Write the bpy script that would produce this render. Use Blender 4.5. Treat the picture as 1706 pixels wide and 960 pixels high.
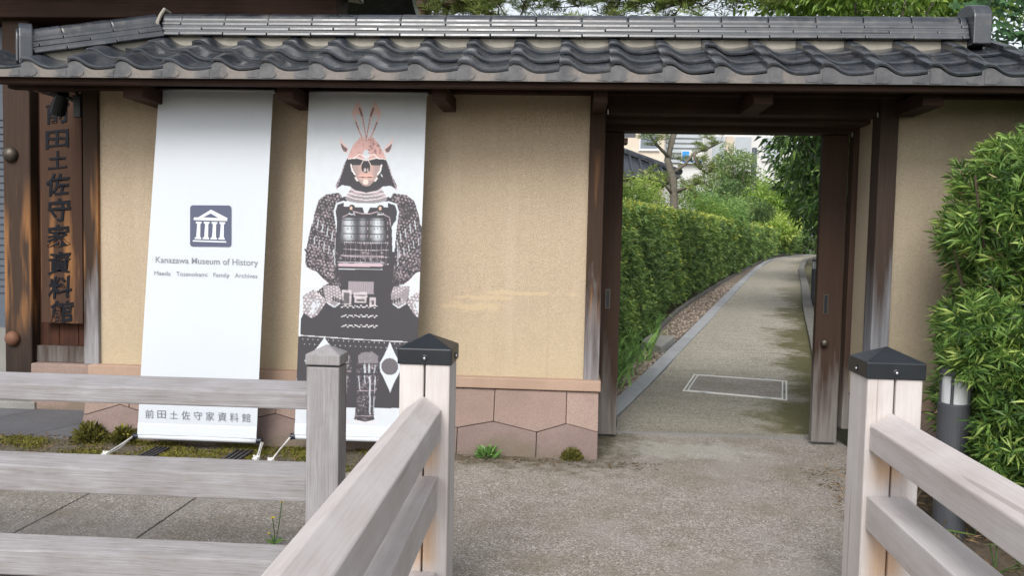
import bpy, math, random
import numpy as np
from mathutils import Vector, Matrix
random.seed(7); rng = np.random.default_rng(7)
R = math.radians
for o in list(bpy.data.objects): bpy.data.objects.remove(o, do_unlink=True)
S = bpy.context.scene; COL = S.collection

# ------------------------------------------------------------------ camera
def cam_axes(yaw, pitch, roll):
    cy, sy, cp, sp = math.cos(yaw), math.sin(yaw), math.cos(pitch), math.sin(pitch)
    f = Vector((-sy*cp, cy*cp, -sp)); r = Vector((cy, sy, 0)); u = r.cross(f)
    c, s = math.cos(roll), math.sin(roll)
    return c*r+s*u, -s*r+c*u, f
cam = bpy.data.cameras.new('camera'); co = bpy.data.objects.new('camera', cam); COL.objects.link(co)
r_, u_, f_ = cam_axes(R(3.8), R(3.2), R(1.25))
m3 = Matrix((r_, u_, -f_)).transposed()
co.matrix_world = Matrix.Translation((0, -5.55, 1.4)) @ m3.to_4x4()
cam.sensor_width = 36; cam.lens = 36*1390/1706; cam.clip_start = .05; cam.clip_end = 600
S.camera = co

# ------------------------------------------------------------------ light
SUN_EL, SUN_AZ = 42, 190          # azimuth: compass-like angle, sun stands behind the camera to the left
w = bpy.data.worlds.new('World'); S.world = w; w.use_nodes = True
nt = w.node_tree; bg = nt.nodes['Background']
sky = nt.nodes.new('ShaderNodeTexSky'); sky.sky_type = 'NISHITA'; sky.sun_disc = False
sky.sun_elevation = R(SUN_EL); sky.sun_rotation = R(SUN_AZ); sky.air_density = 1.0; sky.dust_density = 3.0; sky.ozone_density = 1.0
hs = nt.nodes.new('ShaderNodeHueSaturation'); hs.inputs['Saturation'].default_value = .3
nt.links.new(sky.outputs[0], hs.inputs['Color']); nt.links.new(hs.outputs[0], bg.inputs['Color'])
bg.inputs['Strength'].default_value = .15
sl = bpy.data.lights.new('sun', 'SUN'); sl.energy = 1.35; sl.angle = R(26); sl.color = (1, .97, .93)
so = bpy.data.objects.new('sun', sl); COL.objects.link(so)
sd = Vector((math.sin(R(SUN_AZ))*math.cos(R(SUN_EL)), math.cos(R(SUN_AZ))*math.cos(R(SUN_EL)), math.sin(R(SUN_EL))))
so.rotation_euler = sd.to_track_quat('Z', 'Y').to_euler(); so.location = sd*30
S.render.engine = 'CYCLES'
S.view_settings.view_transform = 'Standard'; S.view_settings.look = 'None'
S.view_settings.gamma = 1; S.view_settings.exposure = .60; S.view_settings.use_curve_mapping = False
S.cycles.use_denoising = True
S.cycles.max_bounces = 6; S.cycles.diffuse_bounces = 4; S.cycles.transparent_max_bounces = 6
S.cycles.caustics_reflective = False; S.cycles.caustics_refractive = False

# ------------------------------------------------------------------ material helpers
class NT:
    def __init__(s, name):
        s.m = bpy.data.materials.new(name); s.m.use_nodes = True
        s.t = s.m.node_tree; s.b = s.t.nodes['Principled BSDF']; s.n = s.t.nodes
        s.pos = s.n.new('ShaderNodeNewGeometry').outputs['Position']
    def link(s, a, b): s.t.links.new(a, b)
    def mapping(s, src, scale=(1, 1, 1), rot=(0, 0, 0), loc=(0, 0, 0)):
        m = s.n.new('ShaderNodeMapping'); m.inputs['Scale'].default_value = scale
        m.inputs['Rotation'].default_value = rot; m.inputs['Location'].default_value = loc
        s.link(src, m.inputs['Vector']); return m.outputs[0]
    def noise(s, scale, detail=4, rough=.55, vec=None, dist=0):
        n = s.n.new('ShaderNodeTexNoise'); n.inputs['Scale'].default_value = scale; n.inputs['Detail'].default_value = detail
        n.inputs['Roughness'].default_value = rough; n.inputs['Distortion'].default_value = dist
        s.link(vec if vec is not None else s.pos, n.inputs['Vector']); return n.outputs['Fac']
    def voronoi(s, scale, vec=None, out='Color'):
        n = s.n.new('ShaderNodeTexVoronoi'); n.inputs['Scale'].default_value = scale
        s.link(vec if vec is not None else s.pos, n.inputs['Vector']); return n.outputs[out]
    def rng(s, v, a, b, c=0, d=1):
        n = s.n.new('ShaderNodeMapRange'); n.inputs[1].default_value = a; n.inputs[2].default_value = b
        n.inputs[3].default_value = c; n.inputs[4].default_value = d; s.link(v, n.inputs[0]); return n.outputs[0]
    def math(s, op, a, b=None):
        n = s.n.new('ShaderNodeMath'); n.operation = op; n.use_clamp = False
        for i, v in enumerate((a, b)):
            if v is None: continue
            if isinstance(v, (int, float)): n.inputs[i].default_value = v
            else: s.link(v, n.inputs[i])
        return n.outputs[0]
    def clamp01(s, v):
        n = s.n.new('ShaderNodeClamp'); s.link(v, n.inputs[0]); return n.outputs[0]
    def mix(s, fac, a, b):
        n = s.n.new('ShaderNodeMix'); n.data_type = 'RGBA'
        if isinstance(fac, (int, float)): n.inputs[0].default_value = fac
        else: s.link(fac, n.inputs[0])
        for i, v in ((6, a), (7, b)):
            if isinstance(v, tuple): n.inputs[i].default_value = (*v, 1)
            else: s.link(v, n.inputs[i])
        return n.outputs[2]
    def ramp(s, fac, stops):
        n = s.n.new('ShaderNodeValToRGB'); e = n.color_ramp.elements
        while len(e) < len(stops): e.new(.5)
        for x, (p, c) in zip(e, stops): x.position = p; x.color = (*c, 1)
        s.link(fac, n.inputs[0]); return n.outputs[0]
    def sep(s, v=None):
        n = s.n.new('ShaderNodeSeparateXYZ'); s.link(v if v is not None else s.pos, n.inputs[0]); return n.outputs
    def objrand(s):
        return s.n.new('ShaderNodeObjectInfo').outputs['Random']
    def island(s):
        return s.n.new('ShaderNodeNewGeometry').outputs['Random Per Island']
    def attr(s, name):
        n = s.n.new('ShaderNodeAttribute'); n.attribute_name = name; return n
    def bump(s, h, strength=.3, dist=.01):
        n = s.n.new('ShaderNodeBump'); n.inputs['Strength'].default_value = strength; n.inputs['Distance'].default_value = dist
        s.link(h, n.inputs['Height']); s.link(n.outputs[0], s.b.inputs['Normal'])
    def fin(s, col=None, rough=.7, metal=0, spec=None):
        if col is not None:
            if isinstance(col, tuple): s.b.inputs['Base Color'].default_value = (*col, 1)
            else: s.link(col, s.b.inputs['Base Color'])
        if isinstance(rough, (int, float)): s.b.inputs['Roughness'].default_value = rough
        else: s.link(rough, s.b.inputs['Roughness'])
        s.b.inputs['Metallic'].default_value = metal
        if spec is not None: s.b.inputs['Specular IOR Level'].default_value = spec
        return s.m
MAT = {}
def plain(name, col, rough=.6, metal=0, var=.15, scale=20, bump=0, spec=None):
    t = NT(name); n = t.noise(scale, 4)
    c = t.mix(n, tuple(x*(1-var) for x in col), tuple(min(1, x*(1+var)) for x in col))
    if bump: t.bump(n, bump, .005)
    MAT[name] = t.fin(c, rough, metal, spec); return MAT[name]

def wood(name, dark, light, axis=2, grain=90, rough=.75, bump=.25, knots=True):
    t = NT(name)
    sc = [grain]*3; sc[axis] = 3.5
    v = t.mapping(t.pos, tuple(sc)); n = t.noise(1, 5, .6, v, .3)
    sc2 = [grain*.22]*3; sc2[axis] = 1.2
    n2 = t.noise(1, 4, .6, t.mapping(t.pos, tuple(sc2)), .6)
    n3 = t.noise(3.5, 4, .6)
    f = t.math('ADD', t.math('MULTIPLY', n, .45), t.math('ADD', t.math('MULTIPLY', n2, .4), t.math('MULTIPLY', n3, .35)))
    f = t.rng(f, .38, .8)
    orand = t.rng(t.objrand(), 0, 1, -.12, .12)
    f = t.clamp01(t.math('ADD', f, orand))
    t.bump(n, bump, .004)
    MAT[name] = t.fin(t.mix(f, dark, light), rough); return MAT[name], t, f
def newel_wood(name, axis):
    t = NT(name); sc = [150]*3; sc[axis] = 4.5; sc2 = [9]*3; sc2[axis] = .7
    n = t.noise(1, 5, .6, t.mapping(t.pos, tuple(sc)), .4); n2 = t.noise(1, 4, .6, t.mapping(t.pos, tuple(sc2)), .5); n3 = t.noise(5, 4, .6)
    f = t.clamp01(t.rng(t.math('ADD', t.math('MULTIPLY', n, .35), t.math('ADD', t.math('MULTIPLY', n2, .4), t.math('MULTIPLY', n3, .25))), .36, .66))
    c = t.mix(f, (.42, .37, .35), (.62, .595, .59)); c = t.mix(t.math('MULTIPLY', t.clamp01(t.rng(n, .55, .72)), .35), c, (.30, .255, .235))
    cr = t.clamp01(t.rng(t.noise(1, 2, .5, t.mapping(t.pos, tuple(.5 if i == axis else 22 for i in range(3)))), .70, .73))
    c = t.mix(t.math('MULTIPLY', cr, .45), c, (.20, .16, .14))
    if axis == 2:      # wood sheltered by the rails has kept its fresh colour
        z = t.sep()[2]; zn = t.math('ADD', z, t.rng(n2, .3, .7, -.03, .03)); m_ = None
        for a, b in ((.56, .67), (.20, .39)):
            q = t.math('MULTIPLY', t.clamp01(t.rng(zn, a-.03, a+.04)), t.clamp01(t.rng(zn, b+.02, b-.02))); m_ = q if m_ is None else t.math('ADD', m_, q)
        x_ = t.sep()[0]; sh_ = t.clamp01(t.rng(t.math('ABSOLUTE', t.math('SUBTRACT', t.math('ABSOLUTE', t.math('SUBTRACT', x_, .319)), .835)), .075, .03))
        c = t.mix(t.math('MULTIPLY', t.math('MULTIPLY', m_, sh_), .75), c, t.mix(n, (.50, .30, .16), (.66, .45, .28)))
    t.bump(n, .3, .003); MAT[name] = t.fin(c, .75)
newel_wood('newel_wood_upright', 2); newel_wood('newel_wood_along', 1)
def fence_wood(name, axis):
    t = NT(name); sc = [170]*3; sc[axis] = 6
    n = t.noise(1, 6, .65, t.mapping(t.pos, tuple(sc)), .5)
    n3 = t.noise(5, 6, .65); n2 = t.noise(14, 4, .6, t.mapping(t.pos, tuple(.25 if i == axis else 1 for i in range(3))))
    f = t.rng(t.math('ADD', t.math('MULTIPLY', n, .55), t.math('ADD', t.math('MULTIPLY', n3, .25), t.math('MULTIPLY', n2, .25))), .33, .73)
    c = t.ramp(t.clamp01(f), [(0, (.15, .138, .134)), (.35, (.225, .212, .212)), (.7, (.30, .292, .305)), (1, (.40, .395, .41))])
    cr = t.rng(t.noise(1, 3, .5, t.mapping(t.pos, tuple(.8 if i == axis else 30 for i in range(3)))), .66, .70)
    c = t.mix(t.math('MULTIPLY', cr, .4), c, (.10, .09, .085))
    t.bump(n, .25, .004); MAT[name] = t.fin(c, .85)
fence_wood('fence_wood_upright', 2); fence_wood('fence_wood_across', 0)

def gate_wood(name, zfade, orange=True, lo=(.30, .29, .30), hi=(.030, .019, .015), band_z=None, cut=.47):
    """old stained timber: dark at the top, bleached grey towards the foot, bare orange streaks between"""
    t = NT(name)
    n = t.noise(1, 5, .65, t.mapping(t.pos, (70, 70, 2.2)), .4); n2 = t.noise(1, 4, .6, t.mapping(t.pos, (16, 16, 1.1)), .3)
    z = t.sep()[2]
    zz = t.math('ADD', z, t.rng(n2, .3, .7, -.30, .30))
    g = t.clamp01(t.rng(zz, zfade+.28, zfade-.28))
    c = t.mix(n, hi, tuple(x*2.3 for x in hi))
    if orange:
        bz = band_z or (zfade, zfade+1.25)
        band = t.math('MULTIPLY', t.clamp01(t.rng(z, bz[0], bz[0]+.25)), t.clamp01(t.rng(z, bz[1], bz[1]-.5)))
        pm = t.math('MULTIPLY', band, t.clamp01(t.rng(t.noise(1, 3, .5, t.mapping(t.pos, (11, 11, .9))), cut, cut+.13)))
        c = t.mix(pm, c, t.mix(n, (.22, .10, .038), (.36, .18, .075)))
    c = t.mix(g, c, t.mix(n, tuple(x*.55 for x in lo), tuple(x*1.2 for x in lo)))
    t.bump(n, .3, .004); MAT[name] = t.fin(c, .8, 0, .18)
gate_wood('wall_post_wood', .78, hi=(.027, .017, .012))
gate_wood('bare_post_wood', 1.0, False, (.22, .225, .245), (.030, .021, .017))
gate_wood('door_wood', .35, False, (.20, .185, .175), (.027, .0165, .012))
gate_wood('gate_post_wood', .50, True, (.035, .025, .021), (.032, .021, .016), (.55, 1.85), .40)
def eave_wood(name, c0, c1, axis=0):
    t = NT(name); sc = [60]*3; sc[axis] = 1.5
    n = t.noise(1, 5, .6, t.mapping(t.pos, tuple(sc)), .3); n2 = t.noise(3, 4, .6)
    t.bump(n, .2, .003); MAT[name] = t.fin(t.mix(t.rng(t.math('ADD', n, n2), .7, 1.3), c0, c1), .75, 0, .2)
eave_wood('eave_wood', (.020, .011, .0085), (.055, .028, .020))
eave_wood('lintel_wood', (.026, .0155, .011), (.060, .037, .027))
eave_wood('panel_wood', (.022, .012, .009), (.085, .032, .018), 2)
gate_wood('board_wood', -1, True, (.045, .032, .026), (.040, .022, .015), (.45, 1.75), .50)

def plaster(name, base, patch=False):
    t = NT(name)
    g = t.noise(160, 3, .7); b = t.noise(2.2, 5, .6); st = t.noise(1, 4, .6, t.mapping(t.pos, (7, 7, .6)))
    fleck = t.voronoi(220, out='Distance')
    g2 = t.sep(t.voronoi(300))[0]; c = t.mix(t.clamp01(t.rng(t.math('ADD', t.math('MULTIPLY', g, .6), t.math('MULTIPLY', g2, .4)), .30, .70)), tuple(x*.72 for x in base), tuple(min(1, x*1.15) for x in base))
    c = t.mix(t.math('MULTIPLY', t.rng(b, .4, .7), .35), c, tuple(x*.78 for x in base))
    c = t.mix(t.math('MULTIPLY', t.rng(st, .5, .75), .3), c, (base[0]*1.15, base[1]*1.2, base[2]*1.3))
    z = t.sep()[2]; x = t.sep()[0]
    low = t.math('MULTIPLY', t.clamp01(t.rng(t.math('ADD', z, t.rng(b, .3, .7, -.2, .2)), 1.0, .5)), .35)
    c = t.mix(low, c, (base[0]*1.05, base[1]*1.1, base[2]*.95))
    if patch:   # two smeared patches of later repair
        for (px, pz, sx, sz) in ((-.62, .955, .21, .035), (-.28, 1.055, .34, .016), (-.52, 1.02, .20, .018)):
            d = t.math('ADD', t.math('POWER', t.math('DIVIDE', t.math('SUBTRACT', x, px), sx), 2), t.math('POWER', t.math('DIVIDE', t.math('SUBTRACT', z, pz), sz), 2))
            d = t.math('ADD', d, t.rng(t.noise(13, 6, .7, t.mapping(t.pos, (.6, 1, 1.6))), .3, .7, -1.5, 1.5))
            c = t.mix(t.math('MULTIPLY', t.clamp01(t.rng(d, 1.0, .4)), .42), c, (.58, .45, .27))
    pit = t.clamp01(t.rng(t.voronoi(7, out='Distance'), .045, .02)); c = t.mix(t.math('MULTIPLY', pit, .45), c, tuple(x*.35 for x in base))
    run = t.noise(1, 5, .7, t.mapping(t.pos, (22, 22, .9))); c = t.mix(t.math('MULTIPLY', t.clamp01(t.rng(run, .56, .74)), .22), c, tuple(x*.6 for x in base))
    t.bump(t.math('ADD', g, t.math('MULTIPLY', fleck, .6)), .5, .004); MAT[name] = t.fin(c, .95)
plaster('ochre_plaster', (.46, .37, .265), True)
plaster('grey_plaster', (.37, .31, .225))
def stone(name, a, b, scale=140, bump=.35, spots=True, dirt=True):
    t = NT(name); n = t.noise(scale, 3, .7); l = t.noise(3, 5, .6); r = t.objrand()
    c = t.mix(t.rng(n, .3, .7), a, b)
    c = t.mix(t.math('MULTIPLY', t.rng(l, .4, .7), .4), c, tuple(x*.65 for x in a))
    c = t.mix(t.math('MULTIPLY', r, .35), c, tuple(x*.7 for x in a))
    if dirt:
        z = t.sep()[2]
        m = t.math('MULTIPLY', t.clamp01(t.rng(t.math('ADD', z, t.rng(l, .3, .7, -.12, .12)), .10, .0)), .5)
        c = t.mix(m, c, (.09, .085, .045))
    t.bump(t.math('ADD', n, l), bump, .006); MAT[name] = t.fin(c, .9)
stone('red_stone', (.235, .168, .142), (.40, .295, .25), bump=.6)
stone('mauve_stone', (.19, .136, .122), (.32, .24, .215), bump=.8)
stone('sill_stone', (.36, .245, .18), (.50, .36, .275), dirt=False)
stone('kerb_stone', (.30, .31, .33), (.45, .46, .48), dirt=False)
stone('dark_kerb', (.13, .125, .11), (.23, .22, .20), dirt=False)
stone('slate_paving', (.095, .098, .11), (.17, .17, .18), 60, dirt=False)
stone('block_stone', (.22, .215, .20), (.36, .35, .33), dirt=False)

def tile_mat(name, c0, c1, rough=.33):
    t = NT(name); n = t.noise(7, 5, .65); n2 = t.noise(60, 3, .6); r = t.objrand()
    c = t.mix(t.rng(n, .35, .7), c0, c1)
    c = t.mix(t.math('MULTIPLY', t.rng(t.noise(14, 4, .6), .52, .68), .4), c, (.10, .082, .068))
    c = t.mix(t.math('MULTIPLY', r, .4), c, tuple(x*1.6 for x in c1))
    li = t.clamp01(t.rng(t.noise(38, 5, .7), .62, .70)); c = t.mix(t.math('MULTIPLY', li, .3), c, (.16, .155, .14))
    ro = t.rng(t.math('ADD', n, t.math('MULTIPLY', n2, .3)), .4, .9, rough-.1, rough+.14)
    t.bump(t.math('ADD', n, t.math('MULTIPLY', n2, .25)), .05, .006); MAT[name] = t.fin(c, ro, 0, .9)
tile_mat('roof_tile_clay', (.013, .016, .021), (.043, .049, .058), .17)
tile_mat('ridge_tile_clay', (.009, .012, .017), (.030, .036, .045), .30)
def drip_mat():
    t = NT('drip_tile_clay'); n = t.noise(9, 5, .65)
    uv = t.n.new('ShaderNodeTexCoord').outputs['Object']; x = t.sep(uv)[0]
    d = t.math('ABSOLUTE', t.math('SUBTRACT', x, .16))       # buff wash below the trough of each tile
    m = t.clamp01(t.rng(t.math('ADD', d, t.rng(n, .3, .7, -.05, .05)), .085, .045))
    c = t.mix(t.rng(n, .35, .7), (.050, .053, .060), (.12, .12, .125))
    wx = t.sep()[0]
    m = t.math('MULTIPLY', m, t.clamp01(t.rng(t.math('ADD', wx, t.rng(n, .3, .7, -.5, .5)), 1.6, .9)))
    c = t.mix(t.math('MULTIPLY', m, .8), c, t.mix(t.noise(40, 3), (.13, .115, .10), (.25, .215, .19)))
    t.bump(n, .15, .005); MAT['drip_tile_clay'] = t.fin(c, .6)
drip_mat()
plain('mortar', (.30, .28, .24), .9, 0, .45, 9, .2)
plain('black_metal', (.018, .022, .027), .38, .3, .35, 12)
plain('steel', (.55, .56, .57), .35, .9, .1)
plain('bronze', (.10, .085, .07), .5, .7, .3, 30)
plain('rust', (.18, .085, .05), .7, .3, .3, 30)
plain('alu', (.60, .62, .64), .4, .6, .1)
plain('grate_rail', (.26, .255, .25), .5, .4, .2)
plain('lamp_dark', (.07, .075, .085), .45, .2, .1)
plain('lamp_glass', (.62, .64, .66), .25, 0, .05)
plain('rope', (.62, .62, .60), .85, 0, .25, 120)
plain('rod_cap', (.012, .014, .03), .4)
plain('ink_black', (.007, .009, .014), .7, 0, .4, 30, spec=.2)
plain('ink_grey', (.16, .17, .20), .8)
plain('ink_navy', (.085, .095, .15), .8, 0, .06)
plain('ink_mid', (.22, .23, .26), .8)
plain('bark_pine', (.13, .085, .065), .95, 0, .6, 25, .6)
plain('bark_grey', (.14, .125, .10), .95, 0, .5, 18, .5)
plain('twig', (.075, .055, .035), .9, 0, .4, 30)
plain('pale_wall', (.62, .62, .62), .9, 0, .06, 2)
plain('cream_wall', (.55, .48, .40), .9, 0, .08, 2)
plain('louvre_grey', (.40, .44, .48), .6)
plain('window_glass', (.14, .17, .21), .15)
plain('sign_blue', (.02, .25, .70), .5, 0, .05)
plain('shutter_grey', (.085, .10, .125), .6)
plain('grate_iron', (.055, .05, .055), .6, .5, .4, 40)
plain('white_line', (.66, .66, .64), .6, 0, .12, 30)
plain('petal', (.75, .60, .02), .6)
plain('deck', (.26, .24, .22), .85, 0, .2, 30)

def banner_cloth(name):
    t = NT(name); c = t.attr('print').outputs['Color']
    n = t.noise(3, 4, .6, t.mapping(t.pos, (3.5, 1, .7)))
    t.bump(n, .25, .02); t.fin(c, .75)
    tr = t.n.new('ShaderNodeBsdfTranslucent'); t.link(c, tr.inputs['Color'])
    mx = t.n.new('ShaderNodeMixShader'); mx.inputs[0].default_value = .12
    t.link(t.b.outputs[0], mx.inputs[1]); t.link(tr.outputs[0], mx.inputs[2])
    t.link(mx.outputs[0], t.n['Material Output'].inputs['Surface']); MAT[name] = t.m
banner_cloth('banner_cloth')
plain('hem_cloth', (.61, .65, .70), .75, 0, .03)

def leaf_mat(name, stops, trans=.3, rough=.42):
    """leaf colour from the attribute tint (age, height and depth in the plant) with a little chance"""
    t = NT(name)
    v = t.math('ADD', t.attr('tint').outputs['Fac'], t.rng(t.island(), 0, 1, -.17, .17))
    c = t.ramp(t.clamp01(v), stops); t.fin(c, rough); t.b.inputs['Specular IOR Level'].default_value = .4
    tr = t.n.new('ShaderNodeBsdfTranslucent'); t.link(c, tr.inputs['Color'])
    mx = t.n.new('ShaderNodeMixShader'); mx.inputs[0].default_value = trans
    t.link(t.b.outputs[0], mx.inputs[1]); t.link(tr.outputs[0], mx.inputs[2])
    t.link(mx.outputs[0], t.n['Material Output'].inputs['Surface']); MAT[name] = t.m
leaf_mat('podocarpus_leaf', [(0, (.022, .042, .016)), (.36, (.075, .155, .042)), (.7, (.21, .36, .08)), (1, (.46, .57, .16))], .38)
leaf_mat('hedge_leaf', [(0, (.045, .062, .026)), (.35, (.125, .22, .072)), (.7, (.24, .38, .10)), (1, (.62, .66, .15))], .38)
leaf_mat('dark_leaf', [(0, (.016, .038, .014)), (.5, (.075, .155, .038)), (1, (.28, .42, .10))], .35, .28)
leaf_mat('bright_leaf', [(0, (.11, .20, .04)), (.5, (.27, .43, .085)), (1, (.55, .66, .18))], .45)
leaf_mat('mid_leaf', [(0, (.055, .10, .04)), (.5, (.17, .28, .09)), (1, (.38, .49, .18))], .4)
leaf_mat('fern_leaf', [(0, (.09, .19, .055)), (.5, (.21, .39, .11)), (1, (.42, .58, .19))], .4)
leaf_mat('pine_needle', [(0, (.05, .09, .03)), (.5, (.17, .25, .06)), (1, (.38, .45, .13))], .3)
leaf_mat('maple_leaf', [(0, (.025, .06, .03)), (.5, (.07, .16, .065)), (1, (.17, .29, .12))], .35, .4)
leaf_mat('moss_leaf', [(0, (.05, .05, .012)), (.5, (.13, .125, .022)), (1, (.27, .25, .04))], .1, .9)
leaf_mat('straw_leaf', [(0, (.12, .08, .04)), (.5, (.30, .21, .10)), (1, (.52, .42, .25))], .1, .7)
leaf_mat('dry_leaf', [(0, (.06, .04, .02)), (.5, (.14, .09, .045)), (1, (.25, .17, .09))], .1, .8)

# ------------------------------------------------------------------ ground materials
def aggregate(name, joints=False):
    t = NT(name)
    v = t.sep(t.voronoi(135)); peb = t.voronoi(135, out='Distance')
    v2 = t.sep(t.voronoi(260)); big = t.noise(1.3, 5, .6); mid = t.noise(7, 5, .65)
    c = t.ramp(v[0], [(0, (.14, .125, .11)), (.25, (.26, .232, .208)), (.6, (.385, .348, .318)), (.88, (.48, .44, .405)), (1, (.70, .66, .61))])
    c = t.mix(t.math('MULTIPLY', v2[1], .3), c, (.16, .145, .12))
    c = t.mix(t.math('MULTIPLY', t.clamp01(t.rng(peb, .35, .6)), .4), c, (.12, .105, .085))
    c = t.mix(t.math('MULTIPLY', t.clamp01(t.rng(mid, .46, .66)), .42), c, (.15, .135, .095))
    ol = t.noise(1.7, 5, .65, t.mapping(t.pos, (1, 1, 1), loc=(3.1, 7.7, 0))); c = t.mix(t.math('MULTIPLY', t.clamp01(t.rng(ol, .48, .66)), .5), c, (.17, .15, .10))
    c = t.mix(t.math('MULTIPLY', t.clamp01(t.rng(big, .5, .68)), .45), c, (.34, .315, .30))
    sp = t.noise(5, 4, .6, t.mapping(t.pos, (.6, 1.6, 1), loc=(1.3, 2.2, 0))); c = t.mix(t.math('MULTIPLY', t.clamp01(t.rng(sp, .66, .72)), .35), c, (.46, .45, .42))
    p = t.sep()
    foot = t.math('ADD', p[1], t.rng(mid, .3, .7, -.22, .22))
    m = t.math('MULTIPLY', t.clamp01(t.rng(foot, -.62, -.22)), t.clamp01(t.rng(t.math('ADD', p[0], t.rng(big, .3, .7, -.2, .2)), .62, .25)))
    mm = t.math('MULTIPLY', m, t.clamp01(t.rng(t.noise(11, 5, .7), .42, .56)))
    c = t.mix(t.math('MULTIPLY', m, .45), c, (.10, .08, .05))
    c = t.mix(t.math('MULTIPLY', mm, .8), c, t.mix(t.noise(90, 2), (.035, .03, .012), (.085, .075, .028)))
    # grey efflorescence before the doorway
    d = t.math('ADD', t.math('POWER', t.math('DIVIDE', t.math('SUBTRACT', p[0], .85), .55), 2), t.math('POWER', t.math('DIVIDE', t.math('SUBTRACT', p[1], .15), .25), 2))
    d = t.math('ADD', d, t.rng(mid, .3, .7, -.7, .7))
    c = t.mix(t.math('MULTIPLY', t.clamp01(t.rng(d, 1.2, .3)), .4), c, (.42, .42, .37))
    t.bump(t.math('SUBTRACT', t.math('MULTIPLY', v[0], .3), peb), .5, .006); MAT[name] = t.fin(c, .9)
aggregate('aggregate_paving')
def path_mat():
    t = NT('path_surface')
    v = t.sep(t.voronoi(110)); big = t.noise(.9, 5, .6); mid = t.noise(6, 5, .65)
    c = t.ramp(v[0], [(0, (.14, .128, .102)), (.4, (.29, .265, .215)), (.8, (.43, .40, .33)), (1, (.58, .54, .47))])
    st = t.noise(1, 4, .6, t.mapping(t.pos, (1.5, 12, 1), (0, 0, R(-15))))
    c = t.mix(t.math('MULTIPLY', t.clamp01(t.rng(st, .45, .7)), .4), c, (.17, .155, .115))
    c = t.mix(t.math('MULTIPLY', t.clamp01(t.rng(big, .5, .7)), .35), c, (.40, .375, .32))
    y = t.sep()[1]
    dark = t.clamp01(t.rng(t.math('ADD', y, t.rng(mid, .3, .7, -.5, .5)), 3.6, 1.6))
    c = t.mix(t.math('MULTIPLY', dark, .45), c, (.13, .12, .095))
    u = t.sep(t.n.new('ShaderNodeUVMap').outputs[0])[0]
    e = t.math('ADD', u, t.rng(t.noise(1.2, 4, .6), .3, .7, -.22, .22)); e = t.math('ADD', e, t.rng(mid, .3, .7, -.12, .12))
    yb = t.clamp01(t.rng(y, 14, 9, .35, 1))
    ms = t.math('MULTIPLY', t.clamp01(t.rng(e, .66, .90)), yb)
    c = t.mix(t.math('MULTIPLY', ms, .9), c, t.mix(t.noise(30, 4, .7), (.035, .033, .008), (.115, .105, .022)))
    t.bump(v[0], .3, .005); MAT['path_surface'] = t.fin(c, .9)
path_mat()
def soil_mat(name, a, b, sc=60):
    t = NT(name); v = t.sep(t.voronoi(sc)); n = t.noise(5, 5, .65)
    c = t.mix(t.math('MULTIPLY', t.math('ADD', v[0], n), .5), a, b); t.bump(t.math('ADD', v[0], n), .7, .02); MAT[name] = t.fin(c, .95)
soil_mat('soil', (.045, .034, .022), (.13, .10, .07))
soil_mat('garden_soil', (.05, .05, .02), (.13, .12, .06), 30)
soil_mat('gravel_bed', (.14, .11, .085), (.30, .25, .20), 40)
soil_mat('mossy_strip', (.04, .033, .018), (.17, .15, .11), 70)
def pebble_mat():
    t = NT('pebble'); c = t.ramp(t.island(), [(0, (.12, .095, .075)), (.5, (.27, .21, .165)), (1, (.46, .40, .34))]); MAT['pebble'] = t.fin(c, .85)
pebble_mat()

# ------------------------------------------------------------------ object helpers
def tag(o, label=None, cat=None, group=None, kind=None):
    if label: o['label'] = label
    if cat: o['category'] = cat
    if group: o['group'] = group
    if kind: o['kind'] = kind
    return o
def thing(name, label, cat, loc=(0, 0, 0), group=None):
    o = bpy.data.objects.new(name, None); COL.objects.link(o); o.location = loc; o.empty_display_size = .1
    return tag(o, label, cat, group)
def root_loc(p):
    v = Vector((0, 0, 0))
    while p is not None: v = v + Vector(p.location); p = p.parent
    return v
def smooth(me, on=True):
    if on: me.polygons.foreach_set('use_smooth', np.ones(len(me.polygons), bool))
def link(name, me, mat, parent=None, bevel=0, seg=2, loc=None, sm=False):
    o = bpy.data.objects.new(name, me); COL.objects.link(o)
    if mat is not None and not me.materials: me.materials.append(MAT[mat] if isinstance(mat, str) else mat)
    o.parent = parent
    if loc is not None: o.location = loc
    if sm: smooth(me)
    if bevel:
        b = o.modifiers.new('bevel', 'BEVEL'); b.width = bevel; b.segments = seg; b.limit_method = 'ANGLE'; b.angle_limit = R(35)
    return o
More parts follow.
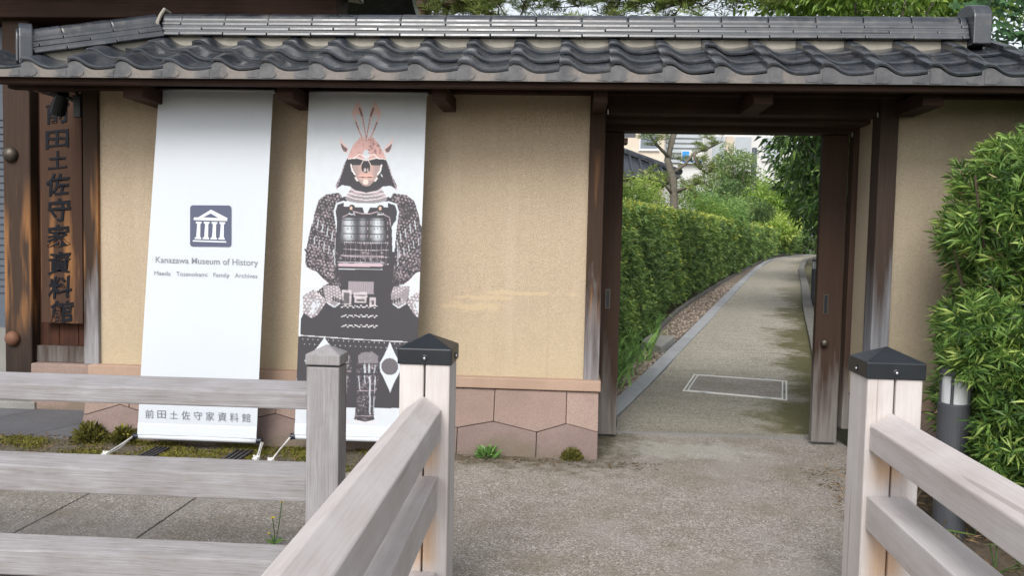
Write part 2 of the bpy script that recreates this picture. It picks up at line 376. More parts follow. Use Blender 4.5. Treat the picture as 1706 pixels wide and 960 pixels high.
class MB:
    def __init__(s): s.v = []; s.f = []
    def add(s, vs, fs):
        k = len(s.v); s.v += [tuple(map(float, p)) for p in vs]; s.f += [tuple(i+k for i in f) for f in fs]; return s
    def hexa(s, p):     # 4 lower points then 4 upper points, counter-clockwise from above
        return s.add(p, [(3, 2, 1, 0), (4, 5, 6, 7), (0, 1, 5, 4), (1, 2, 6, 5), (2, 3, 7, 6), (3, 0, 4, 7)])
    def box(s, x0, x1, y0, y1, z0, z1):
        return s.hexa([(x0, y0, z0), (x1, y0, z0), (x1, y1, z0), (x0, y1, z0), (x0, y0, z1), (x1, y0, z1), (x1, y1, z1), (x0, y1, z1)])
    def prism(s, a, b):  # two equal rings
        n = len(a); k = [tuple(range(n))[::-1], tuple(range(n, 2*n))]
        return s.add(list(a)+list(b), k+[(i, (i+1) % n, n+(i+1) % n, n+i) for i in range(n)])
    def loft(s, rings, cap=True):
        n = len(rings[0]); vs = [p for r in rings for p in r]; fs = []
        for j in range(len(rings)-1):
            for i in range(n): fs.append((j*n+i, j*n+(i+1) % n, (j+1)*n+(i+1) % n, (j+1)*n+i))
        if cap: fs += [tuple(range(n))[::-1], tuple((len(rings)-1)*n+i for i in range(n))]
        return s.add(vs, fs)
    def tube(s, pts, rad, n=8):
        pts = [Vector(p) for p in pts]
        if not hasattr(rad, '__len__'): rad = [rad]*len(pts)
        rings = []; up = Vector((.13, .31, 1)).normalized()
        for i, p in enumerate(pts):
            d = (pts[min(i+1, len(pts)-1)]-pts[max(i-1, 0)]).normalized()
            a = d.cross(up)
            if a.length < .05: a = d.cross(Vector((1, 0, 0)))
            a.normalize(); b = d.cross(a)
            rings.append([p+(a*math.cos(2*math.pi*k/n)+b*math.sin(2*math.pi*k/n))*rad[i] for k in range(n)])
        return s.loft(rings)
    def lathe(s, c, prof, n=24):   # prof: (radius, z)
        c = Vector(c)
        return s.loft([[c+Vector((r*math.cos(2*math.pi*k/n), r*math.sin(2*math.pi*k/n), z)) for k in range(n)] for r, z in prof])
    def mesh(s, name, off=(0, 0, 0)):
        me = bpy.data.meshes.new(name); me.from_pydata([(a-off[0], b-off[1], c-off[2]) for a, b, c in s.v], [], s.f); me.update(); return me
    def build(s, name, mat, parent=None, bevel=0, sm=False, seg=2, loc=None):
        off = root_loc(parent) if parent is not None else Vector((0, 0, 0))
        return link(name, s.mesh(name, off), mat, parent, bevel, seg, None, sm)
def np_mesh(name, verts, faces, tint=None):
    """verts (N,3), faces (M,k) with constant k"""
    me = bpy.data.meshes.new(name); M, k = faces.shape
    me.vertices.add(len(verts)); me.vertices.foreach_set('co', np.asarray(verts, np.float32).ravel())
    me.loops.add(M*k); me.loops.foreach_set('vertex_index', faces.astype(np.int32).ravel())
    me.polygons.add(M); me.polygons.foreach_set('loop_start', np.arange(0, M*k, k, dtype=np.int32)); me.polygons.foreach_set('loop_total', np.full(M, k, np.int32))
    me.update(calc_edges=True)
    if tint is not None:
        a = me.attributes.new('tint', 'FLOAT', 'FACE'); a.data.foreach_set('value', np.asarray(tint, np.float32))
    return me
def unit(a): return a/np.maximum(np.linalg.norm(a, axis=-1, keepdims=True), 1e-9)
def leaf_arrays(base, d, length, width, tint, droop=.15, roll=None, shape=.45):
    """one folded four-sided leaf (two triangles) at each base point, pointing along d"""
    n = len(base); d = unit(d); length = np.broadcast_to(length, (n,))[:, None]; width = np.broadcast_to(width, (n,))[:, None]
    ref = rng.normal(size=(n, 3)) if roll is None else roll
    s = unit(np.cross(d, ref)); nr = np.cross(s, d)
    mid = base+d*length*shape+nr*length*.06; tip = base+d*length-np.array([0, 0, 1.])*length*droop
    v = np.stack([base, mid-s*width/2, tip, mid+s*width/2], 1).reshape(-1, 3)
    f = np.arange(n*4).reshape(n, 4); t = np.stack([f[:, [0, 1, 2]], f[:, [0, 2, 3]]], 1).reshape(-1, 3)
    return v, t, np.repeat(np.broadcast_to(tint, (n,)), 2)
class Leaves:
    def __init__(s): s.V = []; s.F = []; s.T = []; s.k = 0
    def add(s, *a, **k):
        v, f, t = leaf_arrays(*a, **k); s.V.append(v); s.F.append(f+s.k); s.T.append(t); s.k += len(v); return s
    def build(s, name, mat, parent=None):
        off = np.array(root_loc(parent)) if parent is not None else 0
        me = np_mesh(name, np.concatenate(s.V)-off, np.concatenate(s.F), np.concatenate(s.T))
        return link(name, me, mat, parent)
def sphere_dirs(n): return unit(rng.normal(size=(n, 3)))
def clump_leaves(L, centers, radii, n_each, length, width, tint0=.45, tint_var=.25, squash=.8, hollow=.55, droop=.25, shell=1.0):
    """leaves through the volume of many uneven clumps; paler leaves towards the top of each clump"""
    for c, r in zip(centers, radii):
        n = max(4, int(n_each*(r/np.mean(radii))**2)); d = sphere_dirs(n)
        rr = r*(hollow+(1-hollow)*rng.random(n)**.6)*(1+.22*np.sin(d[:, 0]*5+c[0]*3)*np.sin(d[:, 2]*6+c[2]))
        p = np.array(c)+d*rr[:, None]*np.array([1, 1, squash])
        out = unit(d*.8+rng.normal(size=(n, 3))*.6)
        cl = rng.normal()*.10
        L.add(p, out, length*(.7+.6*rng.random(n)), width*(.7+.6*rng.random(n)), np.clip(tint0+cl+tint_var*rng.normal(size=n)*.6+.15*d[:, 2], 0, 1), droop=droop)
    return L
def copy_child(o, parent, loc=None):
    c = o.copy(); COL.objects.link(c); c.parent = parent
    if loc is not None: c.location = loc
    return c
HP = np.array([[-60, 0], [.7, 0], [6, .2], [13.5, .52], [25, .85], [40, 1.0], [120, 1.0]])
def hgt(y): return float(np.interp(y, HP[:, 0], HP[:, 1]))
exec_parts = []

# ================================================================== SETTING
def strip_sheet(name, mat, left, right, dz, kind='structure', parent=None, uv=False):
    """a sheet between two plan polylines (same count) that follows the terrain"""
    v = []; f = []; n = 5
    for (a, b) in zip(left, right):
        for i in range(n):
            t = i/(n-1); x = a[0]+(b[0]-a[0])*t; y = a[1]+(b[1]-a[1])*t; v.append((x, y, hgt(y)+dz))
    for j in range(len(left)-1):
        for i in range(n-1): k = j*n+i; f.append((k, k+1, k+n+1, k+n))
    me = bpy.data.meshes.new(name); me.from_pydata(v, [], f); me.update()
    if uv:
        ul = me.uv_layers.new(name='UVMap'); k = 0
        for p in me.polygons:
            for li, vi in zip(p.loop_indices, p.vertices): ul.data[li].uv = ((vi % n)/(n-1), (vi//n)/len(left))
    o = link(name, me, mat, parent)
    if parent is None: tag(o, kind=kind)
    return o
ys = [-60, -3, .7, 6, 13.5, 25, 40, 120]
strip_sheet('ground', 'garden_soil', [(-90, y) for y in ys], [(140, y) for y in ys], -.05)

pav = thing('pavement', 'grey exposed aggregate paving in front of the ochre wall', 'pavement'); tag(pav, kind='structure')
xs = [-6.0, -4.4, -3.1, -2.53, -1.945, -1.2]
for a, b in zip(xs[:-1], xs[1:]):
    MB().hexa([(a+.005, -6.4, -.08), (b-.005, -6.4, -.08), (b-.005, -.70, -.08), (a+.005, -.70, -.08), (a+.005, -6.4, 0), (b-.005, -6.4, 0), (b-.005, -.70, 0), (a+.005, -.70, 0)]).build('paving_slab', 'aggregate_paving', pav, .004)
MB().hexa([(-1.195, -6.4, -.08), (1.42, -6.4, -.08), (1.42, .66, -.08), (-1.195, -.70, -.08), (-1.195, -6.4, 0), (1.42, -6.4, 0), (1.42, .66, 0), (-1.195, -.70, 0)])
m = MB()
poly = [(-1.195, -6.4), (1.45, -6.4), (1.45, -1.15), (1.95, -.75), (2.0, -.2), (2.0, .655), (.2, .655), (.2, -.1), (-1.195, -.1)]
m.prism([(x, y, -.08) for x, y in poly], [(x, y, 0) for x, y in poly]); m.build('paving_slab', 'aggregate_paving', pav)
strip = MB(); nx, ny = 60, 8
vv = [(-7+5.8*i/nx, -.695+.6*j/ny, -.012+.022*random.random()*(1 if 0 < j < ny else .3)) for j in range(ny+1) for i in range(nx+1)]
strip.add(vv, [(j*(nx+1)+i, j*(nx+1)+i+1, (j+1)*(nx+1)+i+1, (j+1)*(nx+1)+i) for j in range(ny) for i in range(nx)])
o = strip.build('mossy_strip', 'mossy_strip', None, sm=True); tag(o, kind='structure')
m = MB(); nx, ny = 30, 30
vv = [(1.40+4.6*i/nx, -6+5.9*j/ny, -.045+.04*random.random()) for j in range(ny+1) for i in range(nx+1)]
m.add(vv, [(j*(nx+1)+i, j*(nx+1)+i+1, (j+1)*(nx+1)+i+1, (j+1)*(nx+1)+i) for j in range(ny) for i in range(nx)])
tag(m.build('planting_bed', 'soil', None, sm=True), kind='structure')
# slate approach to the gatehouse
ap = thing('gate_approach', 'dark slate paving before the old gatehouse', 'paving'); tag(ap, kind='structure')
for a, b, c, d in ((-5.6, -4.35, -5.4, -4.1), (-4.34, -3.66, -4.09, -3.39), (-3.65, -3.36, -3.38, -3.345)):
    MB().hexa([(a, -.16, -.1), (b, -.16, -.1), (d, .74, -.1), (c, .74, -.1), (a, -.16, .004), (b, -.16, .004), (d, .74, .004), (c, .74, .004)]).build('paving_slab', 'slate_paving', ap, .003)

# the garden path, curving away uphill
Lp = [(.40, .75), (.42, 1.04), (.64, 1.79), (1.03, 3.13), (1.42, 4.6), (1.89, 6.23), (2.7, 9.15), (4.07, 14.03), (5.83, 20.45), (8.41, 29.3), (14.6, 46)]
Rp = [(1.85, .75), (2.02, 1.15), (2.2, 1.85), (2.55, 3.13), (2.90, 4.45), (3.33, 6.2), (4.05, 9.1), (5.35, 14.0), (7.0, 20.4), (9.5, 28.9), (15.6, 45.5)]
strip_sheet('path', 'path_surface', Lp, Rp, .006, uv=True)
MB().box(.2, 2.0, .66, .76, -.08, .006).build('path_edge', 'path_surface'); tag(bpy.data.objects['path_edge'], kind='structure')
def kerb(name, line, wid, side, h, mat, label, gap_len, dz=0):
    root = thing(name, label, 'kerb'); tag(root, kind='structure')
    pts = []
    for a, b in zip(line[:-1], line[1:]):
        n = max(1, int(round((Vector(b)-Vector(a)).length/gap_len)))
        for i in range(n): pts.append(Vector(a).lerp(Vector(b), i/n))
    pts.append(Vector(line[-1]))
    # smooth
    for _ in range(3): pts = [pts[0]]+[(pts[i-1]+2*pts[i]+pts[i+1])/4 for i in range(1, len(pts)-1)]+[pts[-1]]
    for i in range(len(pts)-1):
        a, b = pts[i], pts[i+1]; d = (b-a).normalized(); nrm = Vector((-d.y, d.x))*side*wid
        a2 = a+d*.006; b2 = b-d*.006
        c = [a2, b2, b2+nrm, a2+nrm]
        if side < 0: c = [a2+nrm, b2+nrm, b2, a2]
        MB().hexa([(p.x, p.y, hgt(p.y)-.1) for p in c]+[(p.x, p.y, hgt(p.y)+h) for p in c]).build('kerb_stone', mat, root, .006)
    return root
kerb('path_kerb', [(.30, .72)]+Lp[1:], .15, 1, .022, 'kerb_stone', 'pale stone edging along the left of the garden path', 1.1)
kerb('path_kerb', Rp[1:], .16, -1, .07, 'dark_kerb', 'grey kerb stones along the mossy right side of the path', 1.0)
Hc = [(-.05, .9), (.28, 1.9), (.62, 3.2), (1.08, 5.1), (1.60, 7.4), (2.12, 9.3), (3.1, 12.4), (4.45, 17.0), (5.88, 21.6), (9.2, 32.5), (14.2, 47)]
kerb('hedge_kerb', Hc[3:], .06, 1, .055, 'dark_kerb', 'narrow dark edging stones at the foot of the hedge', 1.2)
gl = [(x, y) for x, y in Hc]; gr = [(a[0]-.15, a[1]) for a in [(.40, .75), (.66, 1.9), (1.05, 3.2), (1.53, 5.1), (2.2, 7.4), (2.75, 9.3), (3.62, 12.4), (4.9, 17.0), (6.15, 21.6), (9.4, 32.5), (14.9, 47)]]
strip_sheet('gravel_bed', 'gravel_bed', gl, gr, .0, kind='structure')
# loose pebbles lying in the gravel bed
def pebbles(name, n, ymax):
    oct_v = np.array([(1, 0, 0), (-1, 0, 0), (0, 1, 0), (0, -1, 0), (0, 0, 1), (0, 0, -1)], float)
    oct_f = np.array([(0, 2, 4), (2, 1, 4), (1, 3, 4), (3, 0, 4), (2, 0, 5), (1, 2, 5), (3, 1, 5), (0, 3, 5)])
    V = []; F = []
    ysq = .9+(ymax-.9)*rng.random(n)**1.8
    gx0 = np.interp(ysq, [p[1] for p in gl], [p[0] for p in gl]); gx1 = np.interp(ysq, [p[1] for p in gr], [p[0] for p in gr])
    x = gx0+(gx1-gx0)*(.12+.86*rng.random(n)); s = .012+.018*rng.random(n)
    for i in range(n):
        sc = s[i]*np.array([1, .6+.5*rng.random(), .55]); a = rng.random()*6.3
        rot = np.array([[math.cos(a), -math.sin(a), 0], [math.sin(a), math.cos(a), 0], [0, 0, 1]])
        V.append((oct_v*sc*(1+.2*rng.normal(size=(6, 1)))) @ rot.T+[x[i], ysq[i], hgt(ysq[i])+.006]); F.append(oct_f+6*i)
    o = link(name, np_mesh(name, np.concatenate(V), np.concatenate(F)), 'pebble'); tag(o, 'loose brown pebbles lying between path edging and hedge', 'gravel', kind='stuff')
pebbles('gravel', 3500, 14)

# ================================================================== ROOFED WALL
W = thing('roofed_wall', 'ochre plastered garden wall with dark tiled roof and open wooden doorway', 'wall', (-.5, 0, 0)); tag(W, kind='thing')
MB().box(-3.22, .125, 0, .30, .49, 2.40).build('plaster_panel', 'ochre_plaster', W)
MB().box(2.075, 4.6, 0, .30, .40, 2.40).build('plaster_panel', 'grey_plaster', W)
def post(x0, x1, y0, y1, z0, z1, mat='wall_post_wood', name='post'):
    return MB().box(x0, x1, y0, y1, z0, z1).build(name, mat, W, .006)
post(-3.32, -3.215, -.03, .33, .485, 2.42)
post(.121, .223, -.03, .33, .485, 2.42)
post(1.968, 2.082, -.03, .12, .40, 2.42, 'bare_post_wood')
# reveals and door frames behind the posts
MB().box(1.972, 2.07, .122, .36, .40, 2.30).build('reveal_panel', 'grey_plaster', W)
MB().box(.12, .205, .332, .42, .02, 2.30).build('door_frame', 'door_wood', W, .004)
MB().box(1.935, 2.07, .362, .46, .14, 2.30).build('door_frame', 'door_wood', W, .004)
# head of the doorway: stacked beams stepping down to the rear
MB().box(.225, 1.966, -.01, .16, 2.253, 2.40).build('lintel', 'lintel_wood', W, .005)
MB().box(.225, 1.966, -.035, .15, 2.402, 2.47).build('lintel', 'lintel_wood', W, .005)
MB().box(.207, 1.972, .165, .36, 2.225, 2.42).build('soffit_board', 'lintel_wood', W, .003)
MB().box(.207, 1.933, .362, .52, 2.19, 2.42).build('lintel', 'lintel_wood', W, .004)
for x in (.236, 1.952):
    MB().box(x-.003, x+.003, -.018, -.011, 2.245, 2.275).build('metal_clip', 'steel', W)
MB().box(1.915, 1.921, .352, .360, 2.165, 2.195).build('metal_clip', 'steel', W)
# sliding door leaves pushed back into their pockets
def door(x0, x1, pull_x, knob, label):
    d = MB().box(x0, x1, .44, .50, .022, 2.188).build('sliding_door', 'door_wood', W, .004); tag(d, label)
    m = MB(); a, b, z0, z1 = pull_x-.017, pull_x+.017, .935, 1.075
    for q in ((a, a+.006, z0, z1), (b-.006, b, z0, z1), (a+.006, b-.006, z0, z0+.006), (a+.006, b-.006, z1-.006, z1)): m.box(q[0], q[1], .434, .4395, q[2], q[3])
    d.name = 'sliding_door'
    p = m.build('door_pull', 'bronze', None); p.parent = d; p.data.transform(Matrix.Translation(-root_loc(W)))
    p = MB().box(a+.006, b-.006, .4375, .4395, z0+.006, z1-.006).build('pull_recess', 'black_metal', None); p.parent = d; p.data.transform(Matrix.Translation(-root_loc(W)))
    if knob:
        k = MB(); ring = lambda r, y: [(1.812+r*math.cos(t*math.pi/8), y, .735+r*math.sin(t*math.pi/8)) for t in range(16)]
        k.loft([ring(.017, .4395), ring(.017, .43), ring(.024, .422), ring(.026, .408), ring(.018, .398), ring(.004, .395)])
        k = k.build('door_knob', 'bronze', None, sm=True); k.parent = d; k.data.transform(Matrix.Translation(-root_loc(W)))
door(.19, .376, .29, False, 'dark left sliding door edge with upright metal pull')
door(1.753, 1.93, 1.815, True, 'dark right sliding door edge with round metal knob')
for y in (.60, .64):
    MB().box(.21, 1.99, y, y+.012, -.004, .007).build('door_track', 'grate_rail', W)
# sill course and the battered footing of fitted stones
def footing(x0, x1, zt, mat_sill, joints_u, zig, joints_l, yt=-.065, yb=-.19, zs=.075):
    ff = lambda z: yt+(yb-yt)*(1-z/zt)
    MB().box(x0-.0, x1+.012, -.085, .34, zt+.005, zt+zs).build('sill_stone', mat_sill, W, .006)
    zz = lambda x: float(np.interp(x, [p[0] for p in zig], [p[1] for p in zig]))
    def piece(outline, mt):
        cx = sum(p[0] for p in outline)/len(outline); cz = sum(p[1] for p in outline)/len(outline); g = .0018
        pr = random.uniform(-.006, .006); o2 = []
        for x, z in outline:
            o2.append((x+(g if x < cx else -g), z+(g if z < cz else -g)))
        fr = [(x, ff(z)+pr, z) for x, z in o2]; bk = [(x, .2, z) for x, z in o2]
        MB().prism(bk, fr).build('foundation_stone', mt, W, .005)
    def between(a, b): return [p for p in zig if a < p[0] < b]
    ju = [x0]+joints_u+[x1]; jl = [x0]+joints_l+[x1]
    for a, b in zip(ju[:-1], ju[1:]): piece([(a, zt), (a, zz(a))]+between(a, b)+[(b, zz(b)), (b, zt)], 'red_stone')
    for a, b in zip(jl[:-1], jl[1:]): piece([(a, -.05), (b, -.05), (b, zz(b))]+between(a, b)[::-1]+[(a, zz(a))], 'mauve_stone')
    MB().box(x0+.01, x1-.02, -.02, .28, -.05, zt+.004).build('footing_core', 'red_stone', W)
footing(-3.262, .224, .417, 'sill_stone',
        [-2.95, -2.42, -1.93, -1.43, -.94, -.463, .014],
        [(-3.4, .15), (-3.24, .161), (-3.014, .231), (-2.7, .15), (-2.42, .215), (-2.18, .15), (-1.93, .21), (-1.68, .15), (-1.43, .21), (-1.18, .15), (-.94, .205), (-.70, .163), (-.463, .21), (-.177, .153), (.016, .212), (.3, .15)],
        [-2.7, -2.18, -1.68, -1.18, -.70, -.177])
footing(1.985, 4.6, .36, 'sill_stone', [2.4, 2.9, 3.4, 3.9], [(1.9, .15), (2.15, .21), (2.4, .15), (2.65, .21), (2.9, .15), (3.15, .2), (3.4, .15), (3.9, .2), (4.6, .15)], [2.15, 2.65, 3.15, 3.9])
# eaves timber
MB().box(-3.9, 4.6, -.02, .30, 2.405, 2.50).build('wall_beam', 'eave_wood', W)
MB().box(-3.75, 4.6, -.585, -.53, 2.305, 2.365).build('fascia_board', 'eave_wood', W, .004)
MB().hexa([(-3.75, -.53, 2.345), (4.6, -.53, 2.345), (4.6, -.02, 2.495), (-3.75, -.02, 2.495), (-3.75, -.53, 2.36), (4.6, -.53, 2.36), (4.6, -.02, 2.51), (-3.75, -.02, 2.51)]).build('soffit_board', 'eave_wood', W)
for x0, x1 in ((-2.80, -2.67), (-1.82, -1.715), (-.85, -.762), (.13, .215), (1.075, 1.19), (2.05, 2.17), (3.05, 3.17)):
    MB().hexa([(x0, -.47, 2.30), (x1, -.47, 2.30), (x1, -.021, 2.30), (x0, -.021, 2.30), (x0, -.47, 2.345), (x1, -.47, 2.345), (x1, -.021, 2.40), (x0, -.021, 2.40)])
    MB().box(x0, x1, -.46, -.021, 2.245, 2.335).build('bracket', 'eave_wood', W, .006)
MB().box(-3.8, 4.6, -.10, -.021, 2.36, 2.404).build('wall_beam', 'eave_wood', W)

# ---- tiles
roof = bpy.data.objects.new('roof', None); COL.objects.link(roof); roof.parent = W
P = .297
def prof(u):    # cross-section of a pantile: hump by the left edge, shallow trough, rising right edge
    return float(np.interp(u, [0, .03, .08, .16, .24, .33, .42, .55, .68, .8, .92, 1.0, 1.06], [.048, .052, .054, .053, .045, .025, .009, .000, .0, .003, .009, .013, .014]))
us = [0, .012, .04, .08, .12, .17, .23, .3, .38, .46, .55, .64, .74, .84, .93, 1.0, 1.05]
TL, TH = .255, .019
def tile_mesh(name):
    m = MB(); top = []; bot = []
    for s, lift, th in ((0, .0, .015), (.008, .003, .015), (.03, .003, .015), (.034, .003, TH), (TL, .003, TH)):
        top.append([(u*P, s, prof(u)+lift-(.003 if s == 0 else 0)) for u in us]); bot.append([(u*P, s, prof(u)-th-(.020 if u == 0 else .010 if u < .05 else 0)) for u in us])
    n = len(us); rings = [t+b[::-1] for t, b in zip(top, bot)]
    m.loft(rings); me = m.mesh(name); smooth(me); me.set_sharp_from_angle(angle=R(48))
    return me
tm = tile_mesh('roof_tile'); tm.materials.append(MAT['roof_tile_clay'])
def drip_mesh():
    m = MB(); fr = [(u*P, 0, prof(u)-TH+.002) for u in us if u <= 1.0]; lo = [(u*P, 0, -.062) for u in us if u <= 1.0]
    a = fr+lo[::-1]; b = [(x, .016, z) for x, y, z in a]
    n = len(fr)
    m.add(fr+lo+[(x, .016, z) for x, y, z in fr]+[(x, .016, z) for x, y, z in lo], [(i, n+i, n+i+1, i+1) for i in range(n-1)]+[(2*n+i, 2*n+i+1, 3*n+i+1, 3*n+i) for i in range(n-1)]+[(n+i, 3*n+i, 3*n+i+1, n+i+1) for i in range(n-1)]+[(0, 2*n, 3*n, n), (n-1, 2*n-1, 4*n-1, 3*n-1)])
    # raised tongue on the left half of the pendant
    t = [(.012, -.004, -.055), (.072, -.004, -.058), (.096, -.004, -.045), (.100, -.004, -.03), (.088, -.004, -.014), (.06, -.004, .008), (.014, -.004, .012)]
    m.prism([(x, .002, z) for x, y, z in t], t)
    t = [(.222, -.003, -.052), (.285, -.003, -.056), (.285, -.003, -.018), (.25, -.003, -.024), (.215, -.003, -.036)]
    m.prism([(x, .002, z) for x, y, z in t], t)
    me = m.mesh('drip'); return me
dm = drip_mesh(); dm.materials.append(MAT['drip_tile_clay'])
SL = math.radians(26.0); ca, sa = math.cos(SL), math.sin(SL)
tilt = SL-.085
EY, EZ = -.625, 2.398
x_start = -.078-13*P
off = root_loc(W)
for k in range(3):
    for i in range(24):
        x = x_start+i*P; cx = x+P/2
        y = EY+k*.22*ca; z = EZ+k*.22*sa+.004
        hip_y = np.interp(cx, [-3.62, -2.78], [-.66, .05])
        if cx < -2.78 and y > hip_y+.10 and k > 0: continue
        if cx < -3.9: continue
        o = link('roof_tile', tm, None, roof); o.location = (x-off[0]+random.uniform(-.002, .002), y-off[1], z+random.uniform(-.0025, .0025)); o.rotation_euler = (tilt+random.uniform(-.008, .008), random.uniform(-.010, .010), random.uniform(-.008, .008))
        if k == 0:
            d = link('drip_tile', dm, None, roof); d.location = (x-off[0], y-off[1]-.004, z-.004); d.rotation_euler = (0, random.uniform(-.004, .004), 0)
# rear slope, plain
MB().hexa([(-3.5, .1, 2.60), (4.6, .1, 2.60), (4.6, .75, 2.36), (-3.5, .75, 2.36), (-3.5, .1, 2.66), (4.6, .1, 2.66), (4.6, .75, 2.40), (-3.5, .75, 2.40)]).build('rear_slope', 'roof_tile_clay', roof)
MB().hexa([(-3.85, -.55, 2.40), (-2.7, .02, 2.62), (-2.7, .6, 2.40), (-3.85, .6, 2.40), (-3.85, -.55, 2.42), (-2.7, .02, 2.655), (-2.7, .6, 2.42), (-3.85, .6, 2.42)]).build('hip_slope', 'roof_tile_clay', roof)
# ridge: mortar bed, three staggered courses of flat tiles, round capping tiles
def ridge(p0, p1, rise, zoff, courses=3, scale=1.0, first=.0):
    p0, p1 = Vector(p0), Vector(p1); d = (p1-p0); Ln = d.length; d.normalize()
    side = d.cross(Vector((0, 0, 1))).normalized(); upv = side.cross(d).normalized()
    def blk(name, a, b, prof2, mat, bev=.003):
        A = [p0+d*a+side*s+upv*t for s, t in prof2]; B = [p0+d*b+side*s+upv*t for s, t in prof2]
        MB().prism(A, B).build(name, mat, roof, bev)
    blk('ridge_mortar', 0, Ln, [(-.075, -.12), (.075, -.12), (.075, .0), (-.075, .0)], 'mortar', 0)
    h = .035*scale; z = 0.001; pl = .295*scale
    for c in range(courses):
        wd = (.118-.012*c)*scale; a = -pl*((c*.5+first) % 1)
        while a < Ln-.001:
            s0, s1 = max(a, 0), min(a+pl, Ln)
            if s1-s0 > .02:
                j = random.uniform(-.0025, .0025)
                blk('ridge_tile', s0+.002, s1-.002, [(-wd, z+.004+j), (-wd*.9, z), (wd*.9, z), (wd, z+.004+j), (wd-.004, z+h-.010+j), (-wd+.004, z+h-.010+j)], 'ridge_tile_clay', .004)
            a += pl
        blk('ridge_core', .004, Ln-.004, [(-wd+.012, z+h-.012), (wd-.012, z+h-.012), (wd-.012, z+h+.003), (-wd+.012, z+h+.003)], 'roof_tile_clay', 0)
        z += h
    a = -pl*first; r = .078*scale
    while a < Ln-.001:
        s0, s1 = max(a, 0), min(a+pl, Ln)
        if s1-s0 > .03:
            arc = lambda rr: [(rr*math.cos(t), z-.004+rr*.86*math.sin(t)) for t in np.linspace(0, math.pi, 11)]
            A = [p0+d*(s0+.001)+side*s+upv*t for s, t in arc(r)]; Bm = [p0+d*(s1-.014)+side*s+upv*t for s, t in arc(r*.975)]
            B = [p0+d*(s1-.002)+side*s+upv*t for s, t in arc(r*.93)]
            MB().loft([A, Bm, B]).build('ridge_cap', 'ridge_tile_clay', roof, .003)
        a += pl
    return z
ridge((-2.735, 0, 2.712), (2.455, 0, 2.712), 0, 0, 3, 1.0, .55)
ridge((-2.76, -.03, 2.702), (-3.37, -.47, 2.487), 0, 0, 3, 1.0, .0)
# end tiles
def end_tile(c, d, wd, h, th, name='ridge_end_tile'):
    c = Vector(c); d = Vector(d).normalized(); s = Vector((-d.y, d.x, 0)).normalized()
    prof2 = [(-wd, 0), (wd, 0), (wd, h*.62)]+[(wd*math.cos(t), h*.62+h*.38*math.sin(t)) for t in np.linspace(.2, math.pi-.2, 9)]+[(-wd, h*.62)]
    A = [c+s*a+Vector((0, 0, b)) for a, b in prof2]; B = [p+d*th for p in A]
    MB().prism(A, B).build(name, 'ridge_tile_clay', roof, .008)
    prof3 = [(a*.72, h*.08+b*.80) for a, b in prof2]
    A = [c+d*th+s*a+Vector((0, 0, b)) for a, b in prof3]; B = [p+d*.014 for p in A]
    MB().prism(A, B).build(name+'_boss', 'ridge_tile_clay', roof, .006)
end_tile((2.457, 0, 2.68), (1, 0, 0), .15, .27, .11)
end_tile((-3.375, -.475, 2.42), (-.81, -.58, -.08), .135, .27, .075)
m = MB(); m.tube([(-2.752, -.125, 2.73), (-2.745, -.12, 2.80), (-2.742, -.09, 2.85), (-2.745, -.03, 2.905), (-2.745, .05, 2.90)], .012, 6); m.build('mortar_joint', 'mortar', roof)

# ================================================================== GATEHOUSE
G = thing('gatehouse', 'dark timber gatehouse with sturdy post standing behind the wall end', 'gatehouse', (-4.3, .9, 0))
GP = MB().box(-4.405, -4.185, .70, .94, .06, 3.1).build('main_post', 'gate_post_wood', G, .012)
MB().box(-4.45, -4.14, .66, .98, -.05, .06).build('post_base', 'block_stone', G, .01)
for z, mt in ((1.99, 'bronze'), (.553, 'rust')):
    ring = lambda r, y: [(-4.335+r*math.cos(t*math.pi/10), y, z+r*math.sin(t*math.pi/10)) for t in range(20)]
    MB().loft([ring(.058, .699), ring(.060, .688), ring(.052, .668), ring(.032, .652), ring(.006, .645)]).build('nail_cover', mt, G, sm=True)
for i, x in enumerate(np.arange(-4.183, -3.3, .16)):
    MB().box(x+.002, min(x+.158, -3.25), .80, .83, .45, 2.95).build('wall_plank', 'panel_wood', G, .003)
MB().box(-4.183, -3.25, .755, .86, .365, .495).build('bottom_rail', 'door_wood', G, .005)
MB().box(-4.183, -3.25, .74, .86, 2.62, 2.80).build('top_rail', 'panel_wood', G, .005)
MB().box(-3.70, -3.60, .76, .799, .496, 2.618).build('batten', 'panel_wood', G, .004)
MB().box(-4.183, -3.25, .68, .95, -.05, .363).build('plinth_stone', 'red_stone', G, .01)
MB().box(-6.0, -4.407, .84, .90, .05, 3.0).build('side_wall', 'shutter_grey', G)
for i in range(26): MB().box(-5.6, -4.41, .828, .8395, .9+i*.055, .9+i*.055+.03).build('shutter_slat', 'shutter_grey', G)
MB().box(-6.0, -4.407, .80, .86, .0, .62).build('pale_dado', 'block_stone', G)
# crossbeams and the big roof above
MB().box(-6.2, -1.75, .62, .92, 3.02, 3.30).build('tie_beam', 'eave_wood', G, .01)
MB().box(-6.2, -1.72, .45, .62, 3.36, 3.62).build('purlin', 'eave_wood', G, .01)
MB().box(-6.2, -2.9, .95, 1.05, 2.8, 4.4).build('upper_panel', 'panel_wood', G)
MB().box(-4.0, -3.78, .52, 1.0, 3.18, 3.5).build('bracket_arm', 'eave_wood', G, .01)
MB().box(-2.58, -2.22, .80, .95, 3.302, 3.8).build('gable_plaster', 'mortar', G)
MB().box(-2.2, -2.05, .60, .95, 3.302, 4.1).build('strut', 'eave_wood', G, .008)
for i in range(15):
    x = -6.1+i*.29
    MB().hexa([(x, -.1, 3.50), (x+.09, -.1, 3.50), (x+.09, 1.6, 4.2), (x, 1.6, 4.2), (x, -.1, 3.60), (x+.09, -.1, 3.60), (x+.09, 1.6, 4.3), (x, 1.6, 4.3)]).build('rafter', 'eave_wood', G)
